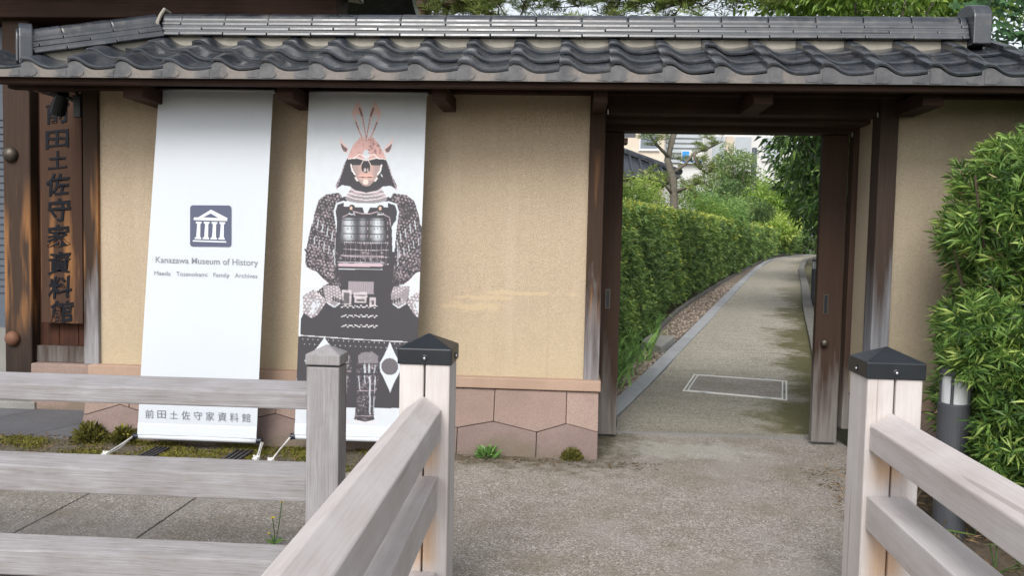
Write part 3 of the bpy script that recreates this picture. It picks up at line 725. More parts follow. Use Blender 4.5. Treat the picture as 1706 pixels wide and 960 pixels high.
MB().hexa([(-6.3, -.2, 3.56), (-1.62, -.2, 3.56), (-1.62, 1.6, 4.305), (-6.3, 1.6, 4.305), (-6.3, -.2, 3.68), (-1.62, -.2, 3.68), (-1.62, 1.6, 4.42), (-6.3, 1.6, 4.42)]).build('roof_slab', 'roof_tile_clay', G)
MB().hexa([(-6.3, 3.4, 3.56), (-6.3, 1.6, 4.305), (-1.62, 1.6, 4.305), (-1.62, 3.4, 3.56), (-6.3, 3.4, 3.68), (-6.3, 1.6, 4.42), (-1.62, 1.6, 4.42), (-1.62, 3.4, 3.68)]).build('roof_slab', 'roof_tile_clay', G)
MB().tube([(-1.66, .35, 3.12), (-1.60, .34, 3.40), (-1.58, .33, 3.9)], .022, 8).build('barge_trim', 'steel', G)
MB().hexa([(-1.9, .3, 3.24), (-1.62, .3, 3.20), (-1.62, .9, 3.20), (-1.9, .9, 3.24), (-1.9, .3, 3.30), (-1.62, .3, 3.26), (-1.62, .9, 3.26), (-1.9, .9, 3.30)]).build('eave_tip', 'ridge_tile_clay', G, .01)

# ------------------------------------------------------------------ lettering
def glyph_mesh(txt, extrude=0, offset=0, bold=False):
    cu = bpy.data.curves.new('t', 'FONT'); cu.body = txt; cu.size = 1; cu.align_x = 'CENTER'; cu.align_y = 'CENTER'
    cu.extrude = extrude; cu.offset = offset; cu.resolution_u = 4
    o = bpy.data.objects.new('t', cu); COL.objects.link(o); bpy.context.view_layer.update()
    me = bpy.data.meshes.new_from_object(o.evaluated_get(bpy.context.evaluated_depsgraph_get()))
    bpy.data.objects.remove(o); bpy.data.curves.remove(cu); me.materials.clear(); return me
def fit(me, wd=None, ht=None):
    c = np.empty(len(me.vertices)*3); me.vertices.foreach_get('co', c); c = c.reshape(-1, 3)
    lo, hi = c.min(0), c.max(0); c[:, :2] -= (lo[:2]+hi[:2])/2; sx, sy = hi[0]-lo[0], hi[1]-lo[1]
    kx = wd/sx if wd else ht/sy; ky = ht/sy if ht else wd/sx
    c[:, 0] *= kx; c[:, 1] *= ky; return c
KANJI = '前田土佐守家資料館'
NBrd = thing('name_board', 'tall brown wooden name board with black brushed characters on the gatehouse', 'sign', (-3.945, .72, .68))
MB().box(-4.115, -3.775, .715, .752, .68, 2.52).build('board', 'board_wood', NBrd, .006)
zk = [2.325, 2.115, 1.955, 1.765, 1.57, 1.365, 1.155, .965, .775]
for ch, z, dx in zip(KANJI, zk, (.0, -.005, -.005, -.005, .005, .0, .005, .01, .02)):
    me = glyph_mesh(ch, .004, .018)
    ht = .175 if ch not in '田土' else .135
    c = fit(me, .185 if ch not in '土' else .15, ht)
    q = c.copy(); q[:, 0] = c[:, 0]+.06*c[:, 1]; q[:, 1] = c[:, 1]-.0+.10*c[:, 0]+.004*np.sin(c[:, 0]*60+c[:, 1]*30)
    q[:, 0] += .004*np.sin(c[:, 1]*70+z*9)
    P3 = np.stack([-3.965+dx+q[:, 0]-NBrd.location[0], .7125-c[:, 2]-NBrd.location[1], z+q[:, 1]-NBrd.location[2]], 1)
    me.vertices.foreach_set('co', P3.ravel()); me.update(); link('character', me, 'ink_black', NBrd)
SP = thing('spotlight', 'small black spotlight above the wooden name board', 'lamp', (-3.62, .45, 2.36))
def tube_part(name, pts, rad, mat, par, n=10): return MB().tube(pts, rad, n).build(name, mat, par, sm=False)
tube_part('lamp_head', [(-3.74, .42, 2.42), (-3.78, .46, 2.365), (-3.83, .50, 2.29), (-3.832, .502, 2.287)], [.042, .052, .055, .045], 'black_metal', SP, 16)
tube_part('lamp_arm', [(-3.76, .44, 2.40), (-3.69, .42, 2.38), (-3.63, .40, 2.35), (-3.58, .42, 2.42)], .014, 'black_metal', SP)
MB().box(-3.64, -3.585, .385, .43, 2.24, 2.40).build('mounting_plate', 'black_metal', SP, .004)
tube_part('lamp_arm', [(-3.61, .41, 2.40), (-3.60, .3, 2.44), (-3.62, .1, 2.46)], .012, 'black_metal', SP)

# ================================================================== BANNERS
def banner_surface(tl, tr, bl, br, sag):
    tl, tr, bl, br = map(lambda p: np.array(p, float), (tl, tr, bl, br))
    def f(u, v):
        u = np.asarray(u, float)[..., None]; v = np.asarray(v, float)[..., None]
        p = (tl*(1-u)+tr*u)*(1-v)+(bl*(1-u)+br*u)*v
        k = sag*np.sin(np.pi*v)+.002*np.sin(u*7+1)*np.sin(v*5)
        k = k+.010*np.exp(-((v-.03)/.02)**2)*0
        return p+k*np.array([0, 1, 0])
    return f
# ---- the print of the second banner, worked out on a fine grid of cloth cells
def paint_armour(nu, nv):
    """suit of armour in grey, black and rose; plan coordinates run over a 196 x 573 sheet"""
    V, U = np.meshgrid(np.linspace(0, 1, nv), np.linspace(0, 1, nu), indexing='ij')
    X = 515-25*V+U*(196+4*V); Y = 154+V*(573+4*U)
    white = np.array([.60, .645, .695]); ink = np.array([.042, .040, .047]); rose = np.array([.66, .40, .375]); grey = np.array([.26, .24, .26]); mauve = np.array([.42, .34, .38])
    C = np.tile(white, (nv, nu, 1)); r = np.random.default_rng(3)
    def smoothn(s):
        a = r.random((nv//s+3, nu//s+3)); yi = np.arange(nv)/s; xi = np.arange(nu)/s
        y0 = yi.astype(int); x0 = xi.astype(int); fy = (yi-y0)[:, None]; fx = (xi-x0)[None]
        return (a[y0][:, x0]*(1-fy)+a[y0+1][:, x0]*fy)*(1-fx)+(a[y0][:, x0+1]*(1-fy)+a[y0+1][:, x0+1]*fy)*fx
    n2, n4, n8 = smoothn(2), smoothn(4), smoothn(9)
    z6 = lambda pts: [(480+a/3.2, 140+b/3.2) for a, b in pts]
    z7 = lambda pts: [(480+a/2.823, 420+b/2.823) for a, b in pts]
    AX = 611.0
    def mirror(pts): return [(2*AX-a, b) for a, b in pts]
    def inside(pts):
        m = np.zeros(X.shape, bool); p = pts
        for (x1, y1), (x2, y2) in zip(p, p[1:]+p[:1]):
            if y1 == y2: continue
            c = ((y1 > Y) != (y2 > Y)) & (X < (x2-x1)*(Y-y1)/(y2-y1)+x1); m ^= c
        return m
    def fill(m, c, a=1.0):
        if not hasattr(a, 'shape'): a = np.full(X.shape, a)
        k = (m*a)[..., None]; C[:] = C*(1-k)+np.asarray(c)*k
    def poly(pts, c, a=1.0): fill(inside(pts), c, a)
    def line(pts, wd, c, a=1.0):
        m = np.zeros(X.shape, bool)
        for (x1, y1), (x2, y2) in zip(pts[:-1], pts[1:]):
            L2 = (x2-x1)**2+(y2-y1)**2+1e-9; t = np.clip(((X-x1)*(x2-x1)+(Y-y1)*(y2-y1))/L2, 0, 1)
            m |= np.hypot(X-x1-t*(x2-x1), Y-y1-t*(y2-y1)) < wd/2
        fill(m, c, a)
    def ell(cx, cy, rx, ry, c, a=1.0): fill(((X-cx)/rx)**2+((Y-cy)/ry)**2 < 1, c, a)
    both = lambda f, pts, *a: (f(pts, *a), f(mirror(pts), *a))
    # skirt, belly and the whole dark mass below the arms
    poly(z7([(75, -10), (150, 95), (190, 150), (120, 200), (60, 320), (55, 620), (55, 735), (620, 735), (625, 330), (560, 200), (520, 150), (570, 90), (625, 0)]), ink)
    poly(z7([(40, 735), (640, 735), (640, 425), (40, 400)]), ink)
    # arms
    arm = z6([(275, 580), (205, 590), (165, 620), (140, 700), (115, 800), (95, 900), (92, 960), (110, 990), (170, 1010), (240, 1050), (270, 900), (250, 700), (300, 620)])+z7([])
    both(poly, arm, ink)
    fore = z7([(85, 20), (110, 70), (150, 110), (185, 150), (250, 160), (240, 60), (220, -20), (100, -20)]); both(poly, fore, ink)
    # lamellar arms: rows of small scales
    def scales(pts, pitch, ang, c, dens, a=.9, w=.35):
        m = inside(pts); ca_, sa_ = math.cos(ang), math.sin(ang); p = (X*ca_+Y*sa_)/pitch; q = (-X*sa_+Y*ca_)/(pitch*.8)
        row = np.floor(q); fx = (p+row*.5) % 1; fy = q % 1
        hit = (fx > .2) & (fx < .2+w+.25*n4) & (fy > .25) & (fy < .75) & (n8+.35*n2 > 1-dens)
        fill(m & hit, c, a)
    n3 = smoothn(3); n6 = smoothn(6)
    def mottled(pts):
        m = inside(pts); v = .55*n2+.45*n3; fill(m, mauve, np.clip((v-.42)*3, 0, 1)*np.clip(n6*1.5-.25, 0, 1)*.5); fill(m, (.66, .60, .63), np.clip((v-.70)*8, 0, 1)*.55*np.clip(n8*1.8-.5, 0, 1))
    both(mottled, arm); both(mottled, fore); both(scales, arm, 6.3, 1.25, (.50, .42, .45), .55, .6, .25)
    for q in range(9): both(line, [(528-q*2.2, 342+q*13), (545-q*1.5, 339+q*13), (562, 344+q*13)], 1.1, ink, .75)
    for k in range(5):
        x = 519+k*8; both(line, [(x+4, 360+k*7), (x+2, 374+k*7)], 1.6, white, .8); both(line, [(x+6, 396+k*5), (x+5, 408+k*5)], 1.4, white, .7)
    # yoke
    both(poly, z6([(300, 600), (245, 650), (248, 720), (275, 740), (290, 690), (345, 650), (345, 610)]), ink)
    poly(z6([(330, 610), (510, 610), (575, 640), (578, 720), (555, 760), (560, 960), (250, 960), (262, 740), (255, 680), (270, 640)]), ink)
    both(line, z6([(300, 628), (262, 640), (250, 680), (258, 735)]), 3.2, white, .95)
    both(line, z6([(290, 755), (295, 710), (335, 690), (360, 700)]), 1.4, mauve, .9)
    poly(z6([(300, 625), (535, 625), (535, 655), (440, 658), (425, 690), (410, 690), (400, 658), (300, 655)]), white)
    both(ell, [0], 0) if False else None
    for sx in (1, -1):
        x = AX+sx*24; ell(x, 348, 6, 7, ink); ell(x-1, 347, 2.4, 3, (.6, .42, .32)); ell(x, 356, 5, 2.2, white, .85); ell(x, 355.3, 3.4, 1.3, ink)
    line(z6([(350, 680), (400, 692), (440, 692), (480, 680)]), 1.6, mauve)
    # breastplate
    breast = z6([(290, 715), (330, 700), (400, 712), (460, 708), (510, 715), (525, 800), (545, 840), (560, 960), (250, 960), (262, 830), (285, 790)])
    poly(breast, ink); m = inside(breast)
    for cx, wd, a in ((480+325/3.2, 8, .95), (480+478/3.2, 8, .95), (480+400/3.2, 5, .35)):
        g = np.exp(-((X-cx)/wd)**2)*np.clip((408-Y)/14, 0, 1)*np.clip((Y-362)/6, 0, 1); fill(m, white, g*a)
    for yy, a in ((367, .6), (377, .75), (390, .8), (402, .7)):
        line([(AX-38, yy), (AX+36, yy)], 1.5, ink, .9)
        for xx in np.arange(AX-36, AX+36, 5.5): line([(xx, yy+2), (xx, yy+6)], 1.2, ink if abs(abs(xx-AX)-24) < 11 else mauve, a)
    for yy in (404, 416, 428, 440):
        for xx in np.arange(AX-36, AX+38, 3.6): ell(xx, yy+1.2*math.sin(xx*1.7), 1.5, .8, (.72, .66, .70), .8*(.4+.6*r.random()))
    for xx in np.linspace(AX-34, AX+34, 9): line([(xx, 408), (xx-1, 438)], .9, mauve, .35)
    both(line, z6([(255, 830), (250, 960)])+z7([(220, 50), (225, 65)]), 1.3, white, .7)
    # belt
    bz_ = z7([(225, 0), (460, 0), (450, 60), (240, 60)]); fill(inside(bz_), mauve, np.clip((n3-.62)*3, 0, 1)*.7)
    line(z7([(245, 62), (440, 62)]), 5.5, (.55, .42, .47), .95); line(z7([(235, 48), (455, 50)]), 1.2, white, .8); line(z7([(240, 82), (445, 82)]), 1.3, white, .8)
    for yy in (20, 18): line(z7([(250, yy), (450, yy)]), 1, mauve, .8)
    poly(z7([(285, 140), (405, 140), (405, 200), (285, 200)]), grey)
    for xx in np.arange(290, 405, 9): line(z7([(xx, 145), (xx, 195)]), .9, mauve, .8)
    for (a, b, c_, d) in ((255, 180, 300, 250), (310, 190, 375, 215), (315, 210, 370, 240), (385, 215, 415, 255)):
        poly(z7([(a, b), (c_, b), (c_, d), (a, d)]), (.62, .56, .59), .55+.4*n4); poly(z7([(a+8, b+14), (c_-8, b+14), (c_-10, d-6), (a+10, d-6)]), ink, .85)
    for yy in (258, 303, 350):
        for xx in np.arange(255, 425, 9): ell(480+xx/2.823, 420+(yy+5*math.sin(xx*.25))/2.823, 2.0, .8, (.75, .74, .76), .9)
    # gloves and sleeves
    hand = z7([(165, 160), (240, 160), (255, 200), (250, 245), (215, 265), (185, 245), (170, 200)]); both(poly, hand, grey)
    both(mottled, hand); both(scales, hand, 5.5, .5, (.72, .66, .68), .55, .7); both(line, z7([(185, 240), (220, 262), (250, 240)]), 2, white, .85)
    for k in range(4): both(ell, [0], 0) if False else None
    for sx in (1, -1):
        for k in range(5): ell(AX+sx*(55-k*4), 499+k*1.4, 1.7, 4, ink, .9)
    cuff = z7([(70, 210), (120, 180), (170, 215), (180, 240), (140, 300), (110, 315), (72, 290)]); both(poly, cuff, grey)
    both(mottled, cuff); both(scales, cuff, 6.5, 2.2, (.74, .70, .72), .55, .8); both(poly, z7([(110, 240), (146, 228), (154, 250), (125, 296), (104, 288)]), white, .85*((.5*n3+.5*n4) > .47)); both(line, z7([(72, 210), (110, 230), (160, 216)]), 1.2, white, .6); both(line, z7([(70, 240), (100, 262), (112, 312)]), 1.4, white, .6)
    both(line, z7([(95, 80), (150, 120), (190, 150)]), 2, (.75, .66, .68), .8); both(scales, z7([(75, 170), (170, 170), (160, 210), (75, 210)]), 5, .2, (.6, .55, .58), .6)
    # lower field: hem line, dots, white lozenges with dark discs, shin guards
    line(z7([(60, 397), (330, 413), (620, 425)]), 1.4, (.72, .72, .74), .9)
    for row in (412, 435):
        for k, xx in enumerate(np.arange(70, 620, 24)): ell(480+(xx+8*(row > 420))/2.823, 420+(row+.035*xx)/2.823, .9, .8, white, .9)
    def loz(cx, cy, rx, ry):
        dx = np.abs(X-cx)/rx; dy = np.abs(Y-cy)/ry; fill(dx**.72+dy**.72 < 1, white)
        fill((dx < 1) & (dy < 1) & ((np.maximum(dx, 1e-4))**.9+(np.maximum(dy, 1e-4))**.9 < 1), white)
    loz(650, 612, 21, 43); ell(649.5, 611, 14, 14, ink, 1); ell(649.5, 611, 14, 14, grey, .35)
    loz(541, 603, 34, 40); ell(536, 612, 15, 14, ink, 1)
    poly(z7([(55, 735), (640, 735), (640, 900), (55, 900)]), white)
    for cx in (613.5, 566):
        sh = [(cx-17, 594), (cx-10, 587), (cx+8, 586), (cx+19, 594), (cx+20, 620), (cx+13, 655), (cx+9, 690), (cx+10, 700), (cx-5, 704), (cx-24, 700), (cx-22, 690), (cx-18, 650), (cx-20, 620)]
        line([(cx-22, 703), (cx+14, 705)], 5, (.74, .62, .64), .35)
        poly(sh, ink); mottled(sh); poly([(cx-17, 594), (cx-10, 588), (cx+8, 587), (cx+17, 594), (cx+16, 606), (cx-15, 606)], grey, .7)
        for dx, y0, y1, wd, a in ((-6, 609, 622, 3.2, .9), (2, 608, 624, 3, .8), (12, 610, 621, 2.4, .6), (-16, 628, 652, 1.6, .9), (-6, 627, 640, 2, .8), (3, 628, 690, 2.6, .95), (12, 628, 656, 1.4, .9), (10, 660, 688, 1.2, .7)): line([(cx+dx, y0), (cx+dx*.85, y1)], wd, white, a*(.6+.4*n4))
        line([(cx-20, 624), (cx+19, 624)], 3, ink); line([(cx-18, 652), (cx+12, 652)], 1.1, mauve, .8); line([(cx-21, 694), (cx+9, 694)], 1.2, mauve, .7)
    # gorget
    for k, (yy, rx) in enumerate(((318, 27), (323, 30), (328, 33), (333, 35))):
        ell(AX, yy-2, rx, 8, grey if k % 2 else mauve)
    for yy, rx in ((319, 29), (325, 32), (331, 34)):
        line([(AX-rx, yy-5), (AX-rx*.6, yy), (AX, yy+2.5), (AX+rx*.6, yy), (AX+rx, yy-5)], 1.6, (.70, .64, .67), .9)
    # helmet, hood and neck flaps
    flap = z6([(318, 395), (300, 430), (285, 480), (255, 545), (262, 558), (290, 540), (330, 545), (360, 565), (420, 580), (420, 395)]); both(poly, flap, ink)
    for k in range(7): both(line, z6([(305-k*6, 425+k*18), (300-k*6, 435+k*18)]), 1.6, mauve, .9)
    both(line, z6([(258, 540), (262, 560)]), 2.2, mauve, .9)
    face = z6([(345, 432), (350, 470), (372, 510), (400, 540), (420, 545), (440, 540), (466, 510), (490, 470), (495, 432)]); poly(face, (.36, .27, .26)); m = inside(face)
    fill(m, (.62, .40, .34), np.clip(.9-.9*np.abs((X-AX)/15)**2, 0, 1)*(Y < 300)*(Y > 272)*(.55+.6*n4))
    both(line, z6([(338, 430), (345, 462), (358, 480)]), 2.4, (.85, .80, .80), .9)
    both(poly, z6([(320, 398), (420, 398), (400, 425), (350, 430), (322, 420)]), ink)
    poly(z6([(392, 425), (400, 408), (418, 402), (430, 410), (442, 428), (440, 460), (418, 476), (395, 462)]), ink); line(z6([(390, 432), (402, 408), (418, 402), (432, 408), (444, 432)]), 1.2, (.75, .62, .58), .9)
    ell(609, 283, 2.0, 3.5, (.6, .5, .5), .8); ell(613.5, 283, 1.6, 3.2, (.6, .5, .5), .6)
    line(z6([(382, 490), (400, 486), (418, 488), (436, 486), (452, 492)]), 3.4, (.72, .38, .33)); line(z6([(380, 494), (418, 497), (454, 495)]), 1.2, ink)
    ell(610, 303, 4.5, 4.5, (.80, .62, .56), .9); both(line, z6([(362, 500), (372, 515)]), 2.6, (.8, .74, .72), .9); line(z6([(498, 480), (504, 492)]), 1.8, white, .9)
    dome = z6([(318, 396), (330, 365), (348, 325), (385, 282), (418, 268), (455, 280), (492, 325), (512, 365), (524, 398), (470, 390), (420, 404), (370, 390)])
    poly(dome, (.66, .42, .39)); m = inside(dome)
    fill(m, rose, np.clip((n4-.30)*2.2, 0, 1)*.9); fill(m, (.34, .19, .19), np.clip((n3-.66)*4, 0, 1)*.7); fill(m, white, np.clip(1-np.hypot((X-611)/9, (Y-257)/13), 0, 1)*1.4 > .5)
    fill(m & (X > 614) & (X < 636) & (Y < 255), (.30, .16, .17), (n2 > .62)*.9)
    both(line, z6([(350, 395), (380, 372), (420, 388)]), 1.4, (.88, .82, .80), .9); line(z6([(322, 398), (370, 393), (420, 406), (470, 393), (520, 398)]), 1.6, (.85, .78, .77), .9)
    ear = z6([(275, 272), (290, 300), (318, 330), (328, 348), (318, 368), (300, 364), (285, 340), (278, 305)]); both(poly, ear, (.74, .58, .57)); both(poly, z6([(282, 312), (300, 330), (320, 345), (312, 362), (298, 358), (287, 338)]), (.17, .12, .13))
    horn = z6([(372, 84), (338, 150), (360, 200), (382, 262), (420, 300), (424, 292), (402, 200), (400, 130)]); both(poly, horn, (.72, .52, .49)); both(poly, z6([(356, 160), (372, 205), (390, 258), (416, 290), (398, 205), (386, 162)]), white, .95)
    both(line, z6([(382, 125), (396, 165)]), 3.2, (.22, .13, .14)); both(line, z6([(398, 165), (412, 245), (420, 300)]), 1.4, (.42, .22, .22)); both(line, z6([(362, 200), (378, 240)]), 2.2, (.30, .19, .20)); both(line, z6([(376, 240), (392, 275)]), 1.2, (.35, .2, .2))
    # faded, slightly glossy ink
    C[:] = C*(1-.0)+.012; C[:] = C*(1+.05*(n8-.5)[..., None])
    return np.clip(C, 0, 1)
def make_banner(label, corners, sag, nu, nv, painter):
    f = banner_surface(*corners, sag); bx, by, bz = (np.array(corners[2])+np.array(corners[3]))/2
    root = thing('banner', label, 'banner', (bx, by, 0)); off = np.array([bx, by, 0])
    Vv, Uu = np.meshgrid(np.linspace(0, 1, nv), np.linspace(0, 1, nu), indexing='ij')
    pts = f(Uu, Vv).reshape(-1, 3)-off
    idx = np.arange(nu*nv).reshape(nv, nu); F = np.stack([idx[:-1, :-1], idx[1:, :-1], idx[1:, 1:], idx[:-1, 1:]], -1).reshape(-1, 4)
    me = np_mesh('cloth', pts, F); smooth(me)
    col = painter(nu, nv); a = me.attributes.new('print', 'FLOAT_COLOR', 'POINT')
    a.data.foreach_set('color', np.concatenate([col.reshape(-1, 3), np.ones((nu*nv, 1))], 1).astype(np.float32).ravel())
    link('cloth', me, 'banner_cloth', root)
    # folded top hem with rod, rolled bottom with rod, caps and tie ropes
    t0, t1 = f(0., 0.), f(1., 0.); b0, b1 = f(0., 1.), f(1., 1.)
    MB().tube([t0+[-.004, .012, .004], t1+[.004, .012, .004]], .013, 10).build('top_hem', 'hem_cloth', root, sm=True)
    n = 12; rings = []
    for q in np.linspace(0, 1, 9):
        p = b0*(1-q)+b1*q; rings.append([p+np.array([0, .014+.017*math.cos(t), -.014+.018*math.sin(t)]) for t in np.linspace(0, 2*math.pi, n, endpoint=False)])
    MB().loft(rings).build('bottom_hem', 'hem_cloth', root, sm=True)
    for e, s in ((b0, -1), (b1, 1)):
        MB().tube([e+np.array([-.004*s, .014, -.014]), e+np.array([.022*s, .014, -.014]), e+np.array([.024*s, .014, -.014]), e+np.array([.03*s, .014, -.014])], [.018, .018, .022, .022], 12).build('end_cap', 'rod_cap', root)
    return root, f, off, (b0, b1)
def rope(root, a, b, loops=2):
    a = np.array(a); b = np.array(b)
    for k in range(loops):
        o1 = rng.normal(size=3)*.006; mid = (a+b)/2+rng.normal(size=3)*.006-[0, 0, .005]
        MB().tube([a+o1, mid+o1, b+o1*1.5], .0045, 6).build('rope', 'rope', root)
    pts = [b+np.array([.018*math.sin(t*1.3+k), .022*math.cos(t*1.9), .012*math.sin(t*2.3)+.012]) for k, t in enumerate(np.linspace(0, 9, 14))]
    MB().tube(pts, .006, 6).build('rope_knot', 'rope', root)
    MB().tube([b, b+[.02, -.02, .0], b+[.03, -.05, -.012]], .005, 6).build('rope', 'rope', root)
blank = lambda nu, nv: np.tile(np.array([.60, .645, .70]), (nv, nu, 1))
B1, f1, off1, e1 = make_banner('plain white cloth banner with blue pillared emblem and grey lettering', ((-2.696, -.20, 2.335), (-1.934, -.20, 2.335), (-2.764, -.36, .092), (-1.972, -.36, .092)), -.012, 90, 260, blank)
B2, f2, off2, e2 = make_banner('white cloth banner printed with a dark suit of samurai armour', ((-1.696, -.20, 2.330), (-.929, -.20, 2.330), (-1.722, -.36, .128), (-.945, -.36, .132)), -.012, 230, 660, paint_armour)
rope(B1, e1[0]+[-.03, .01, -.02], (-2.80, -.68, .03)); rope(B1, e1[1]+[.03, .01, -.02], (-1.87, -.64, .03)); rope(B2, e2[0]+[-.03, .01, -.02], (-1.765, -.68, .03)); rope(B2, e2[1]+[.03, .01, -.02], (-.86, -.55, .03))
BW, BH = .78, 2.25
def on_banner(f, off, root, name, pts2, faces, mat, lift=.0025):
    """flat print: pts2 are (u, v) positions on the cloth"""
    p = f(np.array([q[0] for q in pts2]), np.array([q[1] for q in pts2]))-off; p[:, 1] -= lift
    me = bpy.data.meshes.new(name); me.from_pydata([tuple(map(float, q)) for q in p], [], faces); me.update()
    return link(name, me, mat, root)
def uvpix(x, y):   # sheet coordinates of banner one (photo-wide 190 by 578 sheet)
    v = (y-150-.0135*(x-264))/577; u = (x-(264-36*v))/(191+8*v); return u, v
def bpoly(name, pts, mat, lift): return on_banner(f1, off1, B1, name, [uvpix(*p) for p in pts], [tuple(range(len(pts)))[::-1]], mat, lift)
cxm, cym, hs_ = 352.5, 377, 34.5; rr = 5; sq = []
for (sx, sy, a0) in ((1, -1, -90), (1, 1, 0), (-1, 1, 90), (-1, -1, 180)):
    for k in range(5): t = R(a0+k*22.5); sq.append((cxm+sx*(hs_-rr)+rr*math.cos(t)-.02*(0), cym+sy*(hs_-rr)+rr*math.sin(t)+.02*(0)))
bpoly('emblem_ground', sq, 'ink_navy', .004)
lz = lambda pts: [(230+a/6, 320+b/6) for a, b in pts]
roofm = [(740, 178), (905, 262), (900, 292), (565, 284), (568, 258), (612, 256)]
bpoly('emblem_pediment', lz(roofm), 'hem_cloth', .0060); bpoly('emblem_tympanum', lz([(738, 216), (812, 260), (668, 254)]), 'ink_navy', .0080)
for cxp in (614, 694, 772, 850):
    d = (cxp-614)*.012
    bpoly('emblem_column', lz([(cxp-26, 298+d), (cxp+34, 300+d), (cxp+30, 318+d), (cxp+20, 322+d), (cxp+18, 450+d), (cxp+28, 462+d), (cxp+28, 476+d), (cxp-38, 473+d), (cxp-36, 460+d), (cxp-22, 450+d), (cxp-12, 322+d), (cxp-25, 316+d)]), 'hem_cloth', .0060)
bpoly('emblem_base', lz([(560, 484), (893, 493), (893, 507), (556, 499)]), 'hem_cloth', .0060)
def btext(f, off, root, name, txt, cx, cy, wd, ht, mat, offset=0, uvf=uvpix, slope=.014, spread=False):
    me = glyph_mesh(txt, 0, offset); c = fit(me, wd, ht)
    uv = [uvf(cx+a, cy-b+slope*a) for a, b in c[:, :2]]
    p = f(np.array([q[0] for q in uv]), np.array([q[1] for q in uv]))-off; p[:, 1] -= .0035
    me.vertices.foreach_set('co', p.ravel()); me.update(); return link(name, me, mat, root)
def serif_line(txt, x0, x1, y, ht, mat, slope=.014, offset=.0):
    """small serifs are added under the stems of a spaced line of letters"""
    me = glyph_mesh(txt, 0, offset); c = fit(me, x1-x0, ht); cx = (x0+x1)/2
    polys = [tuple(p.vertices) for p in me.polygons]; iv = sorted((min(c[v, 0] for v in p), max(c[v, 0] for v in p)) for p in polys); cuts = []; end = iv[0][1]
    for a, b in iv:
        if a > end+1e-4: cuts.append((a+end)/2)
        end = max(end, b)
    groups = {}
    for p in polys: groups.setdefault(int(np.searchsorted(cuts, c[p[0], 0])), []).append(p)
    for g in sorted(groups):
        ids = sorted({v for p in groups[g] for v in p}); ix = {v: i for i, v in enumerate(ids)}
        uv = [uvpix(cx+c[v, 0], y-c[v, 1]+slope*c[v, 0]) for v in ids]
        p3 = f1(np.array([q[0] for q in uv]), np.array([q[1] for q in uv]))-off1; p3[:, 1] -= .0035
        m2 = bpy.data.meshes.new('letter'); m2.from_pydata([tuple(map(float, q)) for q in p3], [], [tuple(ix[v] for v in p) for p in groups[g]]); m2.update(); link('letter', m2, mat, B1)
    bpy.data.meshes.remove(me)
serif_line('Kanazawa Museum of History', 260, 431, 437, 13.5, 'ink_mid', .02, .004)
serif_line('Maeda Tosanokami Family Archives'.replace(' ', '   '), 258, 430, 459, 9.5, 'ink_mid', .018)
for k, ch in enumerate(KANJI):
    btext(f1, off1, B1, 'lettering', ch, 249+k*20.2, 691.5+k*.35, 14.2 if ch != '土' else 13, 14.5 if ch not in '田土' else 13, 'ink_grey', .0, slope=.02)
# fold line above the bottom sleeve
for f, off_, root in ((f1, off1, B1), (f2, off2, B2)):
    us_ = np.linspace(0, 1, 12); A = f(us_, np.full(12, .966)); A2 = f(us_, np.full(12, .969))
    A[:, 1] -= .002; A2[:, 1] -= .004; C2 = f(us_, np.full(12, .999)); C2[:, 1] -= .003
    vs = np.concatenate([A, A2, C2])-off_
    me = bpy.data.meshes.new('sleeve'); me.from_pydata([tuple(map(float, p)) for p in vs], [], [(r0*12+i, (r0+1)*12+i, (r0+1)*12+i+1, r0*12+i+1) for r0 in (0, 1) for i in range(11)]); me.update()
    link('sleeve', me, 'hem_cloth', root)

# ================================================================== BRIDGE RAILINGS AND FENCE
def newel(root, x0, x1, y0, y1, zt):
    xm = (x0+x1)/2
    for a, b in ((x0, xm-.003), (xm+.003, x1)): MB().box(a, b, y0, y1, -.35, zt).build('post', 'newel_wood_upright', root, .006)
    e = .007
    c = MB(); a0, a1, b0, b1 = x0-e, x1+e, y0-e, y1+e
    c.add([(a0, b0, zt-.012), (a1, b0, zt-.012), (a1, b1, zt-.012), (a0, b1, zt-.012), (a0, b0, zt+.047), (a1, b0, zt+.047), (a1, b1, zt+.047), (a0, b1, zt+.047), ((a0+a1)/2, (b0+b1)/2, zt+.095)],
          [(3, 2, 1, 0), (0, 1, 5, 4), (1, 2, 6, 5), (2, 3, 7, 6), (3, 0, 4, 7), (4, 5, 8), (5, 6, 8), (6, 7, 8), (7, 4, 8)])
    cap = c.build('post_cap', 'black_metal', root, .004)
    for (px, py, ax) in ((xm, b0, 0), (a0, (b0+b1)/2, 1), (a1, (b0+b1)/2, 2)):
        d = Vector(((0, -1, 0), (-1, 0, 0), (1, 0, 0))[ax]); s = d.cross(Vector((0, 0, 1)))
        cc = Vector((px, py, zt+.012)); ring = lambda r, h: [cc+d*h+(s*math.cos(t*math.pi/6)+Vector((0, 0, 1))*math.sin(t*math.pi/6))*r for t in range(12)]
        off = root_loc(root)
        w_ = MB().loft([ring(.013, -.002), ring(.013, .0015), ring(.010, .003)]).build('washer', 'black_metal', None); w_.parent = cap; w_.data.transform(Matrix.Translation(-off))
        w_ = MB().loft([ring(.005, .002), ring(.0045, .0055), ring(.002, .007)]).build('screw', 'steel', None); w_.parent = cap; w_.data.transform(Matrix.Translation(-off))
